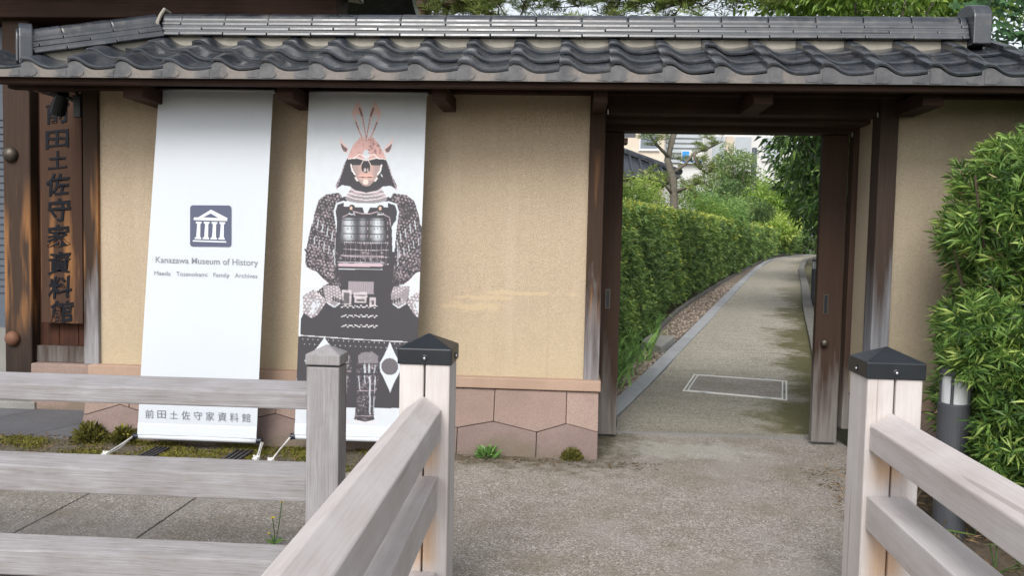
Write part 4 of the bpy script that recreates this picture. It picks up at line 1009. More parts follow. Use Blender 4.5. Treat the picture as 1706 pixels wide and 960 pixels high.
def rail_gable(root, a, b, wd, z_edge, z_ridge, z_bot, name='handrail'):
    a, b = Vector((*a, 0)), Vector((*b, 0)); d = (b-a).normalized(); s = Vector((-d.y, d.x, 0))*wd/2
    sec = [(-1, z_bot), (1, z_bot), (1, z_edge), (0, z_ridge), (-1, z_edge)]
    MB().prism([a+s*k+Vector((0, 0, z)) for k, z in sec], [b+s*k+Vector((0, 0, z)) for k, z in sec]).build(name, 'newel_wood_along', root, .005)
def rail_box(root, a, b, wd, zt, zb, name='rail', mat='newel_wood_along'):
    a, b = Vector((*a, 0)), Vector((*b, 0)); d = (b-a).normalized(); s = Vector((-d.y, d.x, 0))*wd/2
    MB().hexa([p+Vector((0, 0, z)) for z in (zb, zt) for p in (a-s, a+s, b+s, b-s)]).build(name, mat, root, .005)
RL = thing('bridge_railing', 'pale wooden bridge railing with black post cap in front of the armour banner', 'railing', (-.52, -2.6, 0), 'railings of the bridge')
newel(RL, -.606, -.420, -2.55, -2.365, .955)
rail_gable(RL, (-.515, -2.552), (-.468, -4.6), .134, .779, .828, .675)
rail_box(RL, (-.521, -2.552), (-.475, -4.6), .126, .531, .406)
rail_box(RL, (-.521, -2.552), (-.475, -4.6), .126, .172, .05)
RR = thing('bridge_railing', 'pale wooden bridge railing with black post cap beside the right shrub', 'railing', (1.15, -2.6, 0), 'railings of the bridge')
newel(RR, 1.066, 1.256, -2.55, -2.365, .955)
rail_gable(RR, (1.152, -2.552), (1.095, -4.6), .142, .777, .824, .686)
rail_box(RR, (1.149, -2.552), (1.095, -4.6), .138, .525, .403)
rail_box(RR, (1.149, -2.552), (1.095, -4.6), .138, .17, .05)
FN = thing('wooden_fence', 'weathered grey three-rail wooden fence with square end post', 'fence', (-.95, -2.45, 0))
px0, px1, py0, py1, pz = -.985, -.858, -2.45, -2.335, .905
MB().box(px0, px1, py0, py1, -.3, pz).build('post', 'fence_wood_upright', FN, .005)
m = MB(); e = .004
m.add([(px0-e, py0-e, pz+.008), (px1+e, py0-e, pz+.008), (px1+e, py1+e, pz+.008), (px0-e, py1+e, pz+.008), (px0-e, py0-e, pz+.048), (px1+e, py0-e, pz+.048), (px1+e, py1+e, pz+.048), (px0-e, py1+e, pz+.048), ((px0+px1)/2, (py0+py1)/2, pz+.082)],
      [(3, 2, 1, 0), (0, 1, 5, 4), (1, 2, 6, 5), (2, 3, 7, 6), (3, 0, 4, 7), (4, 5, 8), (5, 6, 8), (6, 7, 8), (7, 4, 8)])
m.build('post_cap', 'fence_wood_upright', FN, .004)
MB().box(px0+.006, px1-.006, py0+.006, py1-.006, pz-.001, pz+.009).build('groove_shade', 'black_metal', FN)  # groove under the wooden cap, its shade put in as near-black
for zt, zb in ((.832, .735), (.506, .372), (.165, .03)):
    MB().hexa([(-5.6, -2.452, zb-.01), (px0-.001, -2.432, zb), (px0-.001, -2.330, zb), (-5.6, -2.350, zb-.01), (-5.6, -2.452, zt-.032-.01), (px0-.001, -2.432, zt-.032), (px0-.001, -2.330, zt), (-5.6, -2.350, zt-.01)]).build('rail', 'fence_wood_across', FN, .006)
MB().box(-4.6, -4.45, -2.46, -2.31, -.3, .9).build('post', 'fence_wood_upright', FN, .005)

# ================================================================== SMALL THINGS ON THE GROUND
def bollard(name, x, y, h, label, rad=.075):
    z = hgt(y) if y > 0 else 0
    r = thing(name, label, 'lamp', (x, y, z))
    c = (x, y, z)
    MB().lathe(c, [(rad, -.1), (rad, h-.175), (rad*.96, h-.17)], 28).build('lamp_post', 'lamp_dark', r, .003)
    MB().lathe(c, [(rad*.80, h-.169), (rad*.80, h-.031)], 28).build('lamp_glass', 'lamp_glass', r)
    for t in range(4):
        a = t*math.pi/2+.95; px, py = x+rad*.86*math.cos(a), y+rad*.86*math.sin(a)
        MB().tube([(px, py, z+h-.172), (px, py, z+h-.028)], .007, 6).build('lamp_bar', 'lamp_dark', r)
    MB().lathe(c, [(rad, h-.03), (rad*1.02, h-.02), (rad, h), (rad*.5, h+.004), (.004, h+.005)], 28).build('lamp_cap', 'lamp_dark', r)
bollard('bollard_lamp', 1.935, -1.30, .815, 'dark grey bollard lamp half hidden under the right shrub')
bollard('bollard_lamp', 4.60, 10.3, .80, 'dark bollard lamp beside the mossy path beyond the doorway')
ST = MB()
c = [(.90, 4.50), (1.10, 4.10), (1.36, 4.95), (1.06, 5.06)]
ST.hexa([(x, y, hgt(y)-.02) for x, y in c]+[(x, y, hgt(y)+.10) for x, y in c])
tag(ST.build('stepping_stone', 'block_stone', None, .01), 'flat grey stone slab lying in gravel beside the path edging', 'stone')
AC = thing('access_cover', 'rectangular inspection cover with thin metal frame set in the path', 'manhole', (1.63, 2.43, hgt(2.43)))
q = [Vector((1.08, 2.14)), Vector((1.96, 1.89)), Vector((2.18, 2.76)), Vector((1.30, 2.95))]
zz_ = lambda p, e: (p.x, p.y, hgt(p.y)+.006+e)
cen = sum(q, Vector((0, 0)))/4
def inset(k): return [p+(cen-p).normalized()*k for p in q]
for off_, wd in ((.0, .014), (.05, .012)):
    A = inset(off_); B = inset(off_+wd*1.5)
    for i in range(4):
        a, b, b2, a2 = A[i], A[(i+1) % 4], B[(i+1) % 4], B[i]
        MB().hexa([zz_(p, -.01) for p in (a, b, b2, a2)]+[zz_(p, .006) for p in (a, b, b2, a2)]).build('frame_bar', 'white_line', AC)
A = inset(.075); MB().hexa([zz_(p, -.01) for p in A]+[zz_(p, .004) for p in A]).build('cover_infill', 'aggregate_paving', AC)
for t, i in ((.2, 0), (.82, 0), (.2, 2), (.82, 2)):
    a, b = q[i], q[(i+1) % 4]; p = a.lerp(b, t); d = (b-a).normalized(); n_ = (cen-p).normalized()*.05
    cc = [p-d*.03, p+d*.03, p+d*.03+n_, p-d*.03+n_]
    MB().hexa([zz_(v_, -.01) for v_ in cc]+[zz_(v_, .009) for v_ in cc]).build('lifting_tab', 'alu', AC)
def grate(x0, x1, label):
    g = thing('drain_grate', label, 'drain', ((x0+x1)/2, -.55, 0))
    for i in range(4):
        a = x0+(x1-x0)*i/4
        MB().box(a+.004, a+(x1-x0)/4-.010, -.78, -.36, -.01, .022).build('grate_bar', 'grate_iron', g, .003)
    for y in (-.78, -.57, -.372): MB().box(x0, x1, y, y+.012, -.012, .014).build('cross_bar', 'grate_iron', g)
grate(-2.64, -2.53, 'small slatted drain grate below the left end of the plain banner'); grate(-2.11, -1.98, 'small slatted drain grate below the right end of the plain banner')
# moss: fine growth in patches along the wall foot
def moss(n):
    x = -4.6+3.5*rng.random(n); y = -.72+.55*rng.random(n)
    f = np.sin(x*5.1+1)*np.sin(y*13+x*2)+.6*np.sin(x*13+y*7)+.5*np.sin(x*2.1+.4)+.35*rng.normal(size=n)
    k = f > .12; x, y, f = x[k], y[k], f[k]; m_ = len(x)
    L = Leaves(); base = np.stack([x, y, np.full(m_, -.003)], 1); d = unit(np.stack([rng.normal(size=m_)*.6, rng.normal(size=m_)*.6, np.ones(m_)], 1))
    L.add(base, d, .014+.016*rng.random(m_), .010, np.clip(.45+.25*f*.4+.2*rng.normal(size=m_)*.7, 0, 1)); o = L.build('moss', 'moss_leaf'); tag(o, 'patchy olive moss growing in the strip below the banners', 'moss', kind='stuff')
moss(42000)
L = Leaves(); n = 1500; x = -4.7+3.6*rng.random(n); y = -.72+.6*rng.random(n)
L.add(np.stack([x, y, np.full(n, .012)], 1), np.stack([rng.normal(size=n), rng.normal(size=n), .15*rng.normal(size=n)], 1), .015+.025*rng.random(n), .008, rng.random(n), droop=0)
n = 350; x = -.75+1.35*rng.random(n); y = -.26-.16*rng.random(n)**2
L.add(np.stack([x, y, np.full(n, .006)], 1), np.stack([rng.normal(size=n), rng.normal(size=n), .1*rng.normal(size=n)], 1), .012+.02*rng.random(n), .007, rng.random(n)*.7, droop=0)
tag(L.build('leaf_litter', 'dry_leaf'), 'dry brown litter scattered along the foot of the wall', 'litter', kind='stuff')
def tuft(x, y, r, h, n, mat, label, name='moss_tuft', ln=.05, cat='moss'):
    t = thing(name, label, cat, (x, y, 0)); L = Leaves(); d = sphere_dirs(n); d[:, 2] = np.abs(d[:, 2])
    p = np.array([x, y, 0])+d*np.array([r, r*.7, h])*(rng.random(n)**.5)[:, None]
    L.add(p, d+np.array([0, 0, .5])+.4*rng.normal(size=(n, 3)), ln*(.6+.6*rng.random(n)), ln*.3, np.clip(.4+.25*rng.normal(size=n), 0, 1)); L.build('growth', mat, t)
    MB().tube([(x, y, -.02), (x, y, h*.5)], [.012, .004], 6).build('root', 'twig', t)
tuft(-3.16, -.235, .095, .115, 900, 'moss_leaf', 'large dark moss tuft at the left foot of the wall')
tuft(-2.93, -.225, .075, .095, 700, 'moss_leaf', 'smaller moss tuft beside the plain banner rope')
tuft(-3.04, -.225, .035, .05, 250, 'moss_leaf', 'tiny moss tuft between two larger ones', ln=.03)
tuft(.055, -.225, .065, .07, 700, 'moss_leaf', 'brown moss tuft at the wall corner by the doorway', ln=.03)
tuft(-.49, -.235, .06, .05, 130, 'fern_leaf', 'small green fern growing from the wall foot', 'fern', .06, 'fern')
def flower(x, y):
    t = thing('yellow_flower', 'small weed with yellow flowers behind the bridge railing', 'flower', (x, y, 0))
    tips = [(x-.01, y, .13), (x+.015, y+.05, .19), (x-.03, y+.02, .05)]
    for p in tips:
        MB().tube([(x, y, -.01), ((x+p[0])/2+.004, (y+p[1])/2, p[2]*.5), p], .0022, 5).build('stem', 'fern_leaf', t)
        L = Leaves(); d = np.array([(math.cos(a), math.sin(a), .35) for a in np.linspace(0, 6.28, 7)[:-1]]); L.add(np.tile(p, (6, 1)), d, .012, .009, .5); L.build('petal', 'petal', t)
    L = Leaves(); L.add(np.tile((x, y, .01), (7, 1)), unit(np.array([(math.cos(a), math.sin(a), .8) for a in np.arange(7)])), .06, .018, .5); L.build('leaf', 'fern_leaf', t)
flower(-1.29, -1.93)

# ================================================================== PLANTING
def shoots(L, pos, axis, n_leaf, ln, wd, tint, spread=.75):
    """whorls of strap leaves round short shoots"""
    n = len(pos); axis = unit(axis)
    for k in range(n_leaf):
        r = sphere_dirs(n); r = unit(r-axis*np.sum(r*axis, 1)[:, None]); t = (k+.5)/n_leaf
        d = axis*(.25+1.0*t)+r*spread
        L.add(pos+axis*(ln*.55*t), d, ln*(.65+.6*rng.random(n)), wd*(.8+.4*rng.random(n)), np.clip(tint+.22*(t-.4)+.08*rng.normal(size=n), 0, 1), droop=.10, shape=.5)
def super_dirs(n, e=2.6):
    d = rng.normal(size=(n, 3)); return d/(np.sum(np.abs(d)**e, 1)**(1/e))[:, None]
# --- big shrub on the right
SH = thing('podocarpus_shrub', 'large clipped evergreen shrub with strap leaves at the right edge', 'shrub', (2.85, -.95, 0))
L = Leaves(); n = 9000; d = super_dirs(n, 3.2)
cc = np.array([3.04, -.92, 1.16]); rad = np.array([.91, .72, 1.0])
lump = 1+.04*np.sin(d[:, 0]*7+d[:, 2]*5)*np.sin(d[:, 1]*6+d[:, 2]*8)+.05*np.sin(d[:, 2]*13+d[:, 0]*9)
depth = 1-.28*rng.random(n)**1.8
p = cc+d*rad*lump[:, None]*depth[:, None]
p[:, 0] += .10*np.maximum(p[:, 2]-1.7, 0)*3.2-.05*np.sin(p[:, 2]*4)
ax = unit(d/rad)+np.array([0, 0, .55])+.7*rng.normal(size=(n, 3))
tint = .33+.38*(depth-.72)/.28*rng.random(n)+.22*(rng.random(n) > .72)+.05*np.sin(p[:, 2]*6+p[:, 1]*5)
k = p[:, 2] > .22
k &= ~((p[:, 0] < 2.16) & (p[:, 2] < .80) & (rng.random(n) < .6))
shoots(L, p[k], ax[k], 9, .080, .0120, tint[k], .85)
ni = 7000; di = super_dirs(ni, 3.2); pi = cc+di*rad*(.45+.4*rng.random(ni))[:, None]; pi = pi[pi[:, 2] > .3]
L.add(pi, rng.normal(size=(len(pi), 3)), .11, .02, .06)
nb = 420; pb = np.array([2.04, -1.36, .90])+rng.normal(size=(nb, 3))*[.11, .08, .13]; pb = pb[(pb[:, 2] > .78) & (pb[:, 0] > 1.90)]
shoots(L, pb, np.array([-.5, -.6, .4])+.6*rng.normal(size=(len(pb), 3)), 9, .080, .0120, np.clip(.5+.2*rng.normal(size=len(pb)), 0, 1))
nb = 700; pb = np.array([2.13, -1.38, .50])+rng.normal(size=(nb, 3))*[.10, .10, .22]; pb = pb[(pb[:, 0] > 2.0) & (pb[:, 2] > .1)]
shoots(L, pb, np.array([-.6, -.6, .3])+.6*rng.normal(size=(len(pb), 3)), 9, .080, .0120, np.clip(.5+.2*rng.normal(size=len(pb)), 0, 1))
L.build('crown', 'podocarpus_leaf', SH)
D = Leaves(); kk = rng.choice(len(p), 1500); D.add(p[kk], ax[kk]+.8*rng.normal(size=(1500, 3)), .06+.04*rng.random(1500), .011, .5+.5*rng.random(1500)); D.build('dead_leaves', 'straw_leaf', SH)
for i in range(11):
    a = rng.random()*6.28; x, y = 2.75+.25*math.cos(a), -.9+.25*math.sin(a); e = (2.85+.75*math.cos(a), -.9+.6*math.sin(a), 1.1+.7*rng.random())
    MB().tube([(x, y, -.03), ((x*.6+e[0]*.4), (y*.6+e[1]*.4), .5), e], [.022, .016, .006], 6).build('branch', 'twig', SH)
for i in range(9):
    x, y = 1.75+.6*rng.random(), -1.55+.6*rng.random()
    MB().tube([(x+.5, y+.3, .5), (x+.2, y+.12, .3), (x, y, .02)], [.008, .005, .003], 5).build('branch', 'twig', SH)
# heart leaves and litter in the bed
for (x, y, s, lb) in ((1.83, -1.62, .085, 'seedling with one round pale leaf under the railing'), (1.93, -1.78, .055, 'low weed with small round leaves near the railing'), (2.12, -1.70, .05, 'low round-leaved weed below the shrub')):
    t = thing('seedling', lb, 'plant', (x, y, 0))
    for k in range(4 if s < .08 else 3):
        a = k*2.2+x*7; ss = s*(1 if k == 0 else .5); c0 = Vector((x+.05*k*math.cos(a), y-.04*k, .10+.03*math.sin(k*2)-.015*k))
        ring = [(c0.x+ss*r*math.cos(t_), c0.y+ss*r*math.sin(t_)*.8, c0.z-.3*ss*r*math.cos(t_-1)) for t_, r in ((0, .9), (.7, 1), (1.4, 1), (2.1, .95), (2.8, .7), (3.14, .5), (3.5, .7), (4.2, .95), (4.9, 1), (5.6, 1))]
        me = MB().add(ring+[tuple(c0)], [(i, (i+1) % 10, 10) for i in range(10)]); o = me.build('leaf', 'fern_leaf', t); at = o.data.attributes.new('tint', 'FLOAT', 'FACE'); at.data.foreach_set('value', [.75]*10)
        MB().tube([(x, y, -.03), tuple(c0)], .003, 5).build('stem', 'fern_leaf', t)
L = Leaves(); n = 2200; x = 1.47+1.6*rng.random(n); y = -3.2+2.9*rng.random(n)
L.add(np.stack([x, y, np.full(n, .03)], 1), np.stack([rng.normal(size=n), rng.normal(size=n), .25*rng.normal(size=n)], 1), .03+.05*rng.random(n), .008, rng.random(n), droop=0)
tag(L.build('leaf_litter', 'dry_leaf'), 'fallen leaves and twigs on the planting bed soil', 'litter', kind='stuff')

# --- clipped hedge along the path
HG = thing('hedge', 'long clipped green hedge along the left of the path', 'hedge', (.3, 2.2, 0))
hy = [p[1] for p in Hc]; hx = [p[0]-.03 for p in Hc]
ztop = lambda y: np.interp(y, [1, 2.2, 4, 6, 10, 16, 30, 47], [1.80, 1.82, 1.84, 1.90, 1.96, 2.0, 2.10, 2.16])
L = Leaves()
def hedge_seg(y0, y1, dens, nl, ln, wd):
    ln_m = math.hypot(y1-y0, np.interp(y1, hy, hx)-np.interp(y0, hy, hx)); hh = float(ztop((y0+y1)/2)-hgt((y0+y1)/2))
    n = int(ln_m*hh*dens); y = y0+(y1-y0)*rng.random(n); zf = rng.random(n); g = np.interp(y, HP[:, 0], HP[:, 1]); z = g+.12+(ztop(y)-g-.12)*zf
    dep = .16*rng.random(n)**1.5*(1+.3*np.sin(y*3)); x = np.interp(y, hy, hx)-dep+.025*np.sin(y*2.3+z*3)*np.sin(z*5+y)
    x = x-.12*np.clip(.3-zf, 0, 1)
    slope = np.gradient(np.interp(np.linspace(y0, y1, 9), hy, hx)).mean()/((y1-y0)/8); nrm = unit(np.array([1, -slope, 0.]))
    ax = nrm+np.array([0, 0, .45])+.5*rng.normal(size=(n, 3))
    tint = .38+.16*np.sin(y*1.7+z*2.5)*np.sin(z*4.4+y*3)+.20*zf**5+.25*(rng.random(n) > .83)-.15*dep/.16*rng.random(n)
    brown = (np.sin(y*2.9+1)*np.sin(z*3.7+.6) > .72)
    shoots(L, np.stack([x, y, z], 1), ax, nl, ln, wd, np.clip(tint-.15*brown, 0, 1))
    m_ = int(ln_m*.85*dens*1.1); y = y0+(y1-y0)*rng.random(m_); x = np.interp(y, hy, hx)-.85*rng.random(m_)
    z = ztop(y)-.05*rng.random(m_)
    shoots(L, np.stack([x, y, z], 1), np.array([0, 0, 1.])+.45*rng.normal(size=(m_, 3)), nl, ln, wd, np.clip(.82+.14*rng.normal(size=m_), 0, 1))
for a, b, de, nl, ln, wd in ((.75, 3, 420, 9, .055, .0125), (3, 6, 330, 8, .058, .014), (6, 10, 210, 8, .07, .018), (10, 16, 120, 7, .095, .026), (16, 26, 50, 6, .14, .042), (26, 36, 24, 6, .2, .065), (36, 47, 13, 6, .28, .09)): hedge_seg(a, b, de, nl, ln, wd)
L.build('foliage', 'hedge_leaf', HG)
yy = np.linspace(.75, 46, 50); xx = np.interp(yy, hy, hx)
m = MB(); m.loft([[(x-.22, y, hgt(y)+.12), (x-.75, y, hgt(y)+.12), (x-.75, y, float(ztop(y))-.10), (x-.20, y, float(ztop(y))-.10)] for x, y in zip(xx, yy)]); o = m.build('branch_mass', 'dark_leaf', HG)
for y in np.arange(1.0, 16, .33):
    x = float(np.interp(y, hy, hx))-.16-.1*random.random(); MB().tube([(x, y, hgt(y)-.03), (x+.02, y+.05, hgt(y)+.25), (x-.02, y, hgt(y)+.6)], [.016, .013, .008], 5).build('stem', 'twig', HG)
# --- strap-leaved plants at the hedge foot
def strap(x, y, h, n, label):
    z0 = hgt(y); t = thing('strap_plant', label, 'plant', (x, y, z0), 'strap plants at the hedge foot'); V = []; F = []; T = []
    for i in range(n):
        a = rng.random()*6.28; out = .18+.30*rng.random(); hh = h*(.6+.5*rng.random()); w_ = .012+.006*rng.random(); d = np.array([math.cos(a), math.sin(a), 0]); s = np.array([-math.sin(a), math.cos(a), 0])
        b0 = np.array([x, y, z0])+rng.normal(size=3)*[.12, .12, 0]; k = len(V)*1
        base = sum(len(v) for v in V); rows = []
        for q_ in np.linspace(0, 1, 6):
            p_ = b0+d*out*q_+np.array([0, 0, hh*(math.sin(q_*2.0)/.91 if q_ < 1 else .96)]); ww = w_*(1-.96*q_**2)*(0.6+.4*min(1, q_*4)); rows += [p_-s*ww, p_+s*ww]
        V.append(np.array(rows)); F += [(base+2*j, base+2*j+1, base+2*j+3, base+2*j+2) for j in range(5)]; T += [np.clip(.45+.2*rng.normal(), 0, 1)]*5
    link('foliage', np_mesh('foliage', np.concatenate(V)-np.array([x, y, z0]), np.array(F), T), 'fern_leaf', t)
    MB().tube([(x, y, z0-.03), (x, y, z0+.12)], [.03, .015], 6).build('crown_base', 'twig', t)
for x, y, h, n, lb in ((.16, 1.55, .34, 90, 'strap-leaved plant nearest the left door'), (.30, 2.2, .36, 110, 'full strap-leaved plant in front of the hedge, second from the door'), (.46, 2.85, .33, 90, 'strap-leaved plant in front of the hedge, third from the door'), (.74, 3.7, .32, 50, 'small strap-leaved plant just before the flat stone'), (.98, 5.3, .30, 45, 'small strap-leaved plant just beyond the flat stone')): strap(x, y, h, n, lb)

# ================================================================== TREES
def limb(pts, r0, r1, mat, par, name='branch', n=8):
    pts = [np.array(p, float) for p in pts]; m_ = len(pts)
    return MB().tube(pts, [r0+(r1-r0)*i/(m_-1) for i in range(m_)], n).build(name, mat, par, sm=True)
def wander(a, b, k=5, amp=.12):
    a, b = np.array(a, float), np.array(b, float); L_ = np.linalg.norm(b-a)
    return [a+(b-a)*t+(rng.normal(size=3)*amp*L_*math.sin(math.pi*t)*.6 if 0 < t < 1 else 0) for t in np.linspace(0, 1, k)]
def needle_tufts(L, pts, n_need, ln, wd, tint=.5):
    for p in pts:
        d = sphere_dirs(n_need); d[:, 2] = np.abs(d[:, 2])*.8+.05; b = np.array(p)+rng.normal(size=(n_need, 3))*ln*.12
        L.add(b, d, ln*(.7+.5*rng.random(n_need)), wd, np.clip(tint+.15*rng.normal()+.12*rng.normal(size=n_need), 0, 1), droop=.05, shape=.5)
# garden pine seen through the doorway: leaning trunk, open crown
PT = thing('pine_tree', 'bare-limbed garden pine with sparse needles rising behind the hedge', 'tree', (2.5, 14.09, hgt(14.09)))
tr = [(2.511, 14.093, -0.085), (2.430, 14.093, 1.535), (2.417, 14.093, 2.413), (2.376, 14.093, 2.952), (2.241, 14.120, 3.358), (2.322, 14.160, 3.763), (2.430, 14.160, 4.235), (2.471, 14.227, 5.045), (2.430, 14.227, 5.990)]
limb(tr, .11, .05, 'bark_grey', PT, 'trunk', 10)
br = [[(2.403, 14.093, 2.548), (2.187, 13.957, 2.777), (1.917, 13.823, 2.952), (1.552, 13.823, 3.101)], [(2.349, 14.093, 3.047), (2.633, 14.093, 3.263), (2.835, 14.160, 3.533), (3.132, 14.227, 3.627), (3.510, 14.227, 3.830)], [(2.835, 14.160, 3.533), (2.970, 14.093, 3.182), (3.173, 14.093, 3.047)], [(2.268, 14.093, 3.425), (1.958, 13.957, 3.695), (1.688, 13.890, 4.033)], [(2.430, 14.160, 4.235), (2.768, 14.227, 4.438), (3.105, 14.227, 4.532)], [(2.457, 14.227, 4.640), (2.093, 14.093, 4.910), (1.755, 14.093, 5.045)], [(2.430, 14.093, 2.615), (2.768, 13.957, 2.777), (3.105, 13.957, 2.858)]]
L = Leaves()
for b in br:
    limb(b, .045, .015, 'bark_grey', PT)
    for t in range(16):
        s = rng.random()*.75+.25; i = min(int(s*(len(b)-1)), len(b)-2); f = s*(len(b)-1)-i; p0 = np.array(b[i])*(1-f)+np.array(b[i+1])*f
        p1 = p0+rng.normal(size=3)*[.22, .22, .10]+[0, 0, .09]; MB().tube([p0, p1], [.010, .005], 4).build('twig', 'bark_grey', PT)
        needle_tufts(L, [p0+(p1-p0)*.6, p1, p1+rng.normal(size=3)*.04], 18, .12, .010, .68)
L.build('crown', 'pine_needle', PT)
# great pine over the wall: stout trunk and level limbs
PB = thing('pine_tree', 'great pine whose trunk and limbs show above the roof ridge', 'tree', (-2.3, 6, hgt(6)))
limb([(-2.3, 6, .1), (-2.25, 6, 2), (-2.28, 6.1, 4), (-2.15, 6, 5), (-2.3, 6, 7)], .33, .2, 'bark_pine', PB, 'trunk', 14)
L = Leaves()
bigs = [[(-2.2, 6, 5.1), (-1.0, 5.9, 5.0), (.2, 5.8, 4.85), (.9, 5.8, 4.7), (1.3, 5.8, 4.62), (2.1, 5.9, 4.75), (2.9, 6, 4.8)], [(-2.2, 6, 4.6), (-1.3, 5.6, 4.55), (-.4, 5.4, 4.7), (.6, 5.4, 4.9)], [(.9, 5.8, 4.7), (1.5, 5.5, 4.9), (2.4, 5.4, 5.1)], [(-2.25, 6, 4.3), (-3.2, 5.8, 4.5), (-4.0, 5.6, 4.7)], [(-2.2, 6, 4.9), (-1.6, 6.6, 4.8), (-.6, 7.0, 4.55), (.3, 7.2, 4.6)]]
for j, b in enumerate(bigs):
    limb(b, .085 if j == 0 else .05, .02, 'bark_pine', PB)
    for t in range(64 if j < 2 else 34):
        s = rng.random()*.9+.08; i = min(int(s*(len(b)-1)), len(b)-2); f = s*(len(b)-1)-i; p0 = np.array(b[i])*(1-f)+np.array(b[i+1])*f
        p1 = p0+rng.normal(size=3)*[.38, .3, .15]+[0, 0, -.03]; pm = (p0+p1)/2+rng.normal(size=3)*.06
        MB().tube([p0, pm, p1], [.016, .011, .005], 5).build('twig', 'bark_pine', PB)
        needle_tufts(L, [pm, p1]+[p1+rng.normal(size=3)*.10 for _ in range(3)], 20, .14, .009, .66)
for c_ in [(x_, 5.6+.5*rng.normal(), 4.75+.22*rng.normal()) for x_ in np.concatenate([np.linspace(-2.6, 1.0, 44), np.linspace(1.0, 3.2, 20)])]: needle_tufts(L, [np.array(c_)+rng.normal(size=3)*.13 for _ in range(5)], 22, .15, .009, .7)
L.build('crown', 'pine_needle', PB)
# leaf trees
def leaf_tree(name, label, base, trunk_top, cent, rad, n_cl, cl_r, n_each, ln, wd, mat, tint=.45, tr_r=.12, droop=.25, bark='bark_grey', limbs=6, group=None, squash=.8, shellness=.55, low=None):
    z0 = hgt(base[1]); t = thing(name, label, 'tree' if tr_r > .05 else 'shrub', (base[0], base[1], z0), group)
    b = (base[0], base[1], z0-.05); limb(wander(b, trunk_top, 5, .05), tr_r, tr_r*.5, bark, t, 'trunk', 9)
    d = sphere_dirs(n_cl); rr = (shellness+(1-shellness)*rng.random(n_cl)**.7)
    c = np.array(cent)+d*rr[:, None]*np.array(rad)
    if low is not None: c[:, 2] = np.maximum(c[:, 2], low+.3*rng.random(n_cl))
    for i in range(limbs):
        e = c[i % n_cl]; limb(wander(np.array(b)*.35+np.array(trunk_top)*.65, e, 4, .1), tr_r*.35, .012, bark, t, n=6)
    L = Leaves(); clump_leaves(L, c, cl_r*(.7+.6*rng.random(n_cl)), n_each, ln, wd, tint, .28, squash, .35, droop); L.build('crown', mat, t)
    return t
leaf_tree('broadleaf_tree', 'dense dark broadleaf tree overhanging the right of the path', (4.75, 9.0), (4.7, 8.3, 2.6), (4.55, 7.4, 3.1), (1.25, 1.9, 1.55), 75, .42, 210, .125, .052, 'dark_leaf', .50, .10, .45, limbs=10, low=1.45)
leaf_tree('broadleaf_tree', 'glossy broadleaf tree farther up the right of the path', (6.4, 14.5), (6.3, 14.3, 2.4), (6.2, 14.2, 3.2), (1.2, 2.2, 1.3), 50, .5, 150, .16, .07, 'dark_leaf', .50, .10, .4, low=1.7)
leaf_tree('broadleaf_tree', 'light green tree with leafy top above the roof ridge', (3.9, 5.6), (3.8, 5.6, 4.3), (3.95, 5.8, 4.82), (1.8, 1.0, .42), 90, .36, 130, .10, .042, 'bright_leaf', .45, .09, .3, limbs=9)
leaf_tree('round_tree', 'rounded cloud-pruned tree in front of the pale buildings', (6.9, 30.5), (6.8, 30.3, 4.3), (6.85, 30, 4.75), (1.0, 0.9, 0.85), 24, 0.46, 230, 0.12, 0.04, 'mid_leaf', .55, .07, .1, squash=.55)
leaf_tree('round_tree', 'darker cloud-pruned tree below the rounded one', (4.38, 20.1), (4.38, 20.1, 2.77), (4.31, 20.1, 3.09), (0.938, 0.75, 0.438), 20, 0.3, 170, 0.0875, 0.025, 'mid_leaf', .32, .06, .1, squash=.5)
leaf_tree('layered_tree', 'dark layered conifer behind the far hedge', (6.91, 27), (6.91, 27, 2.5), (6.75, 27, 2.73), (1.18, 0.785, 0.44), 18, 0.408, 170, 0.11, 0.0314, 'mid_leaf', .22, .06, .1, squash=.45)
leaf_tree('bright_tree', 'yellow green tree standing between conifer and broadleaf tree', (10.0, 36.2), (9.9, 36.2, 3.4), (9.7, 36.2, 3.9), (1.7, 1.7, 1.1), 34, .65, 160, .2, .085, 'bright_leaf', .50, .08, .3, low=2.6)
leaf_tree('bright_tree', 'far pale green tree above the end of the hedge', (10.8, 39.7), (10.8, 39.7, 3.56), (10.7, 39.7, 3.43), (1.76, 1.62, 1.08), 26, 0.675, 120, 0.23, 0.108, 'bright_leaf', .62, .08, .3, low=2.35)
leaf_tree('far_tree', 'hazy tree filling the gap behind the round tree', (10.0, 38.7), (10.0, 38.7, 3.2), (9.6, 38.7, 3.7), (2.3, 1.5, .9), 40, .65, 130, .22, .09, 'mid_leaf', .65, .1, .3, low=2.4)
leaf_tree('feathery_shrub', 'bright feathery shrub bulging over the hedge top', (3.84, 17.5), (3.84, 17.5, 1.92), (3.84, 17.4, 2.18), (0.715, 0.78, 0.546), 22, 0.39, 330, 0.111, 0.0182, 'fern_leaf', .55, .045, .2)
leaf_tree('garden_shrub', 'lime green shrub behind the near end of the hedge', (.75, 7.3), (.75, 7.3, 1.7), (.80, 7.3, 1.98), (.55, .5, .26), 22, .22, 260, .07, .016, 'bright_leaf', .42, .04, .2)
leaf_tree('garden_shrub', 'green shrub behind the bare-limbed pine trunk', (2.9, 15.6), (2.9, 15.6, 1.8), (2.95, 15.6, 2.1), (1.0, .6, .40), 26, .28, 220, .085, .02, 'bright_leaf', .34, .04, .2)
leaf_tree('garden_shrub', 'straw tinted shrub beneath the low tiled roof', (1.0, 10.5), (1.0, 10.5, 2.0), (1.1, 10.5, 2.45), (.6, .4, .30), 16, .26, 200, .08, .02, 'bright_leaf', .80, .04, .2)
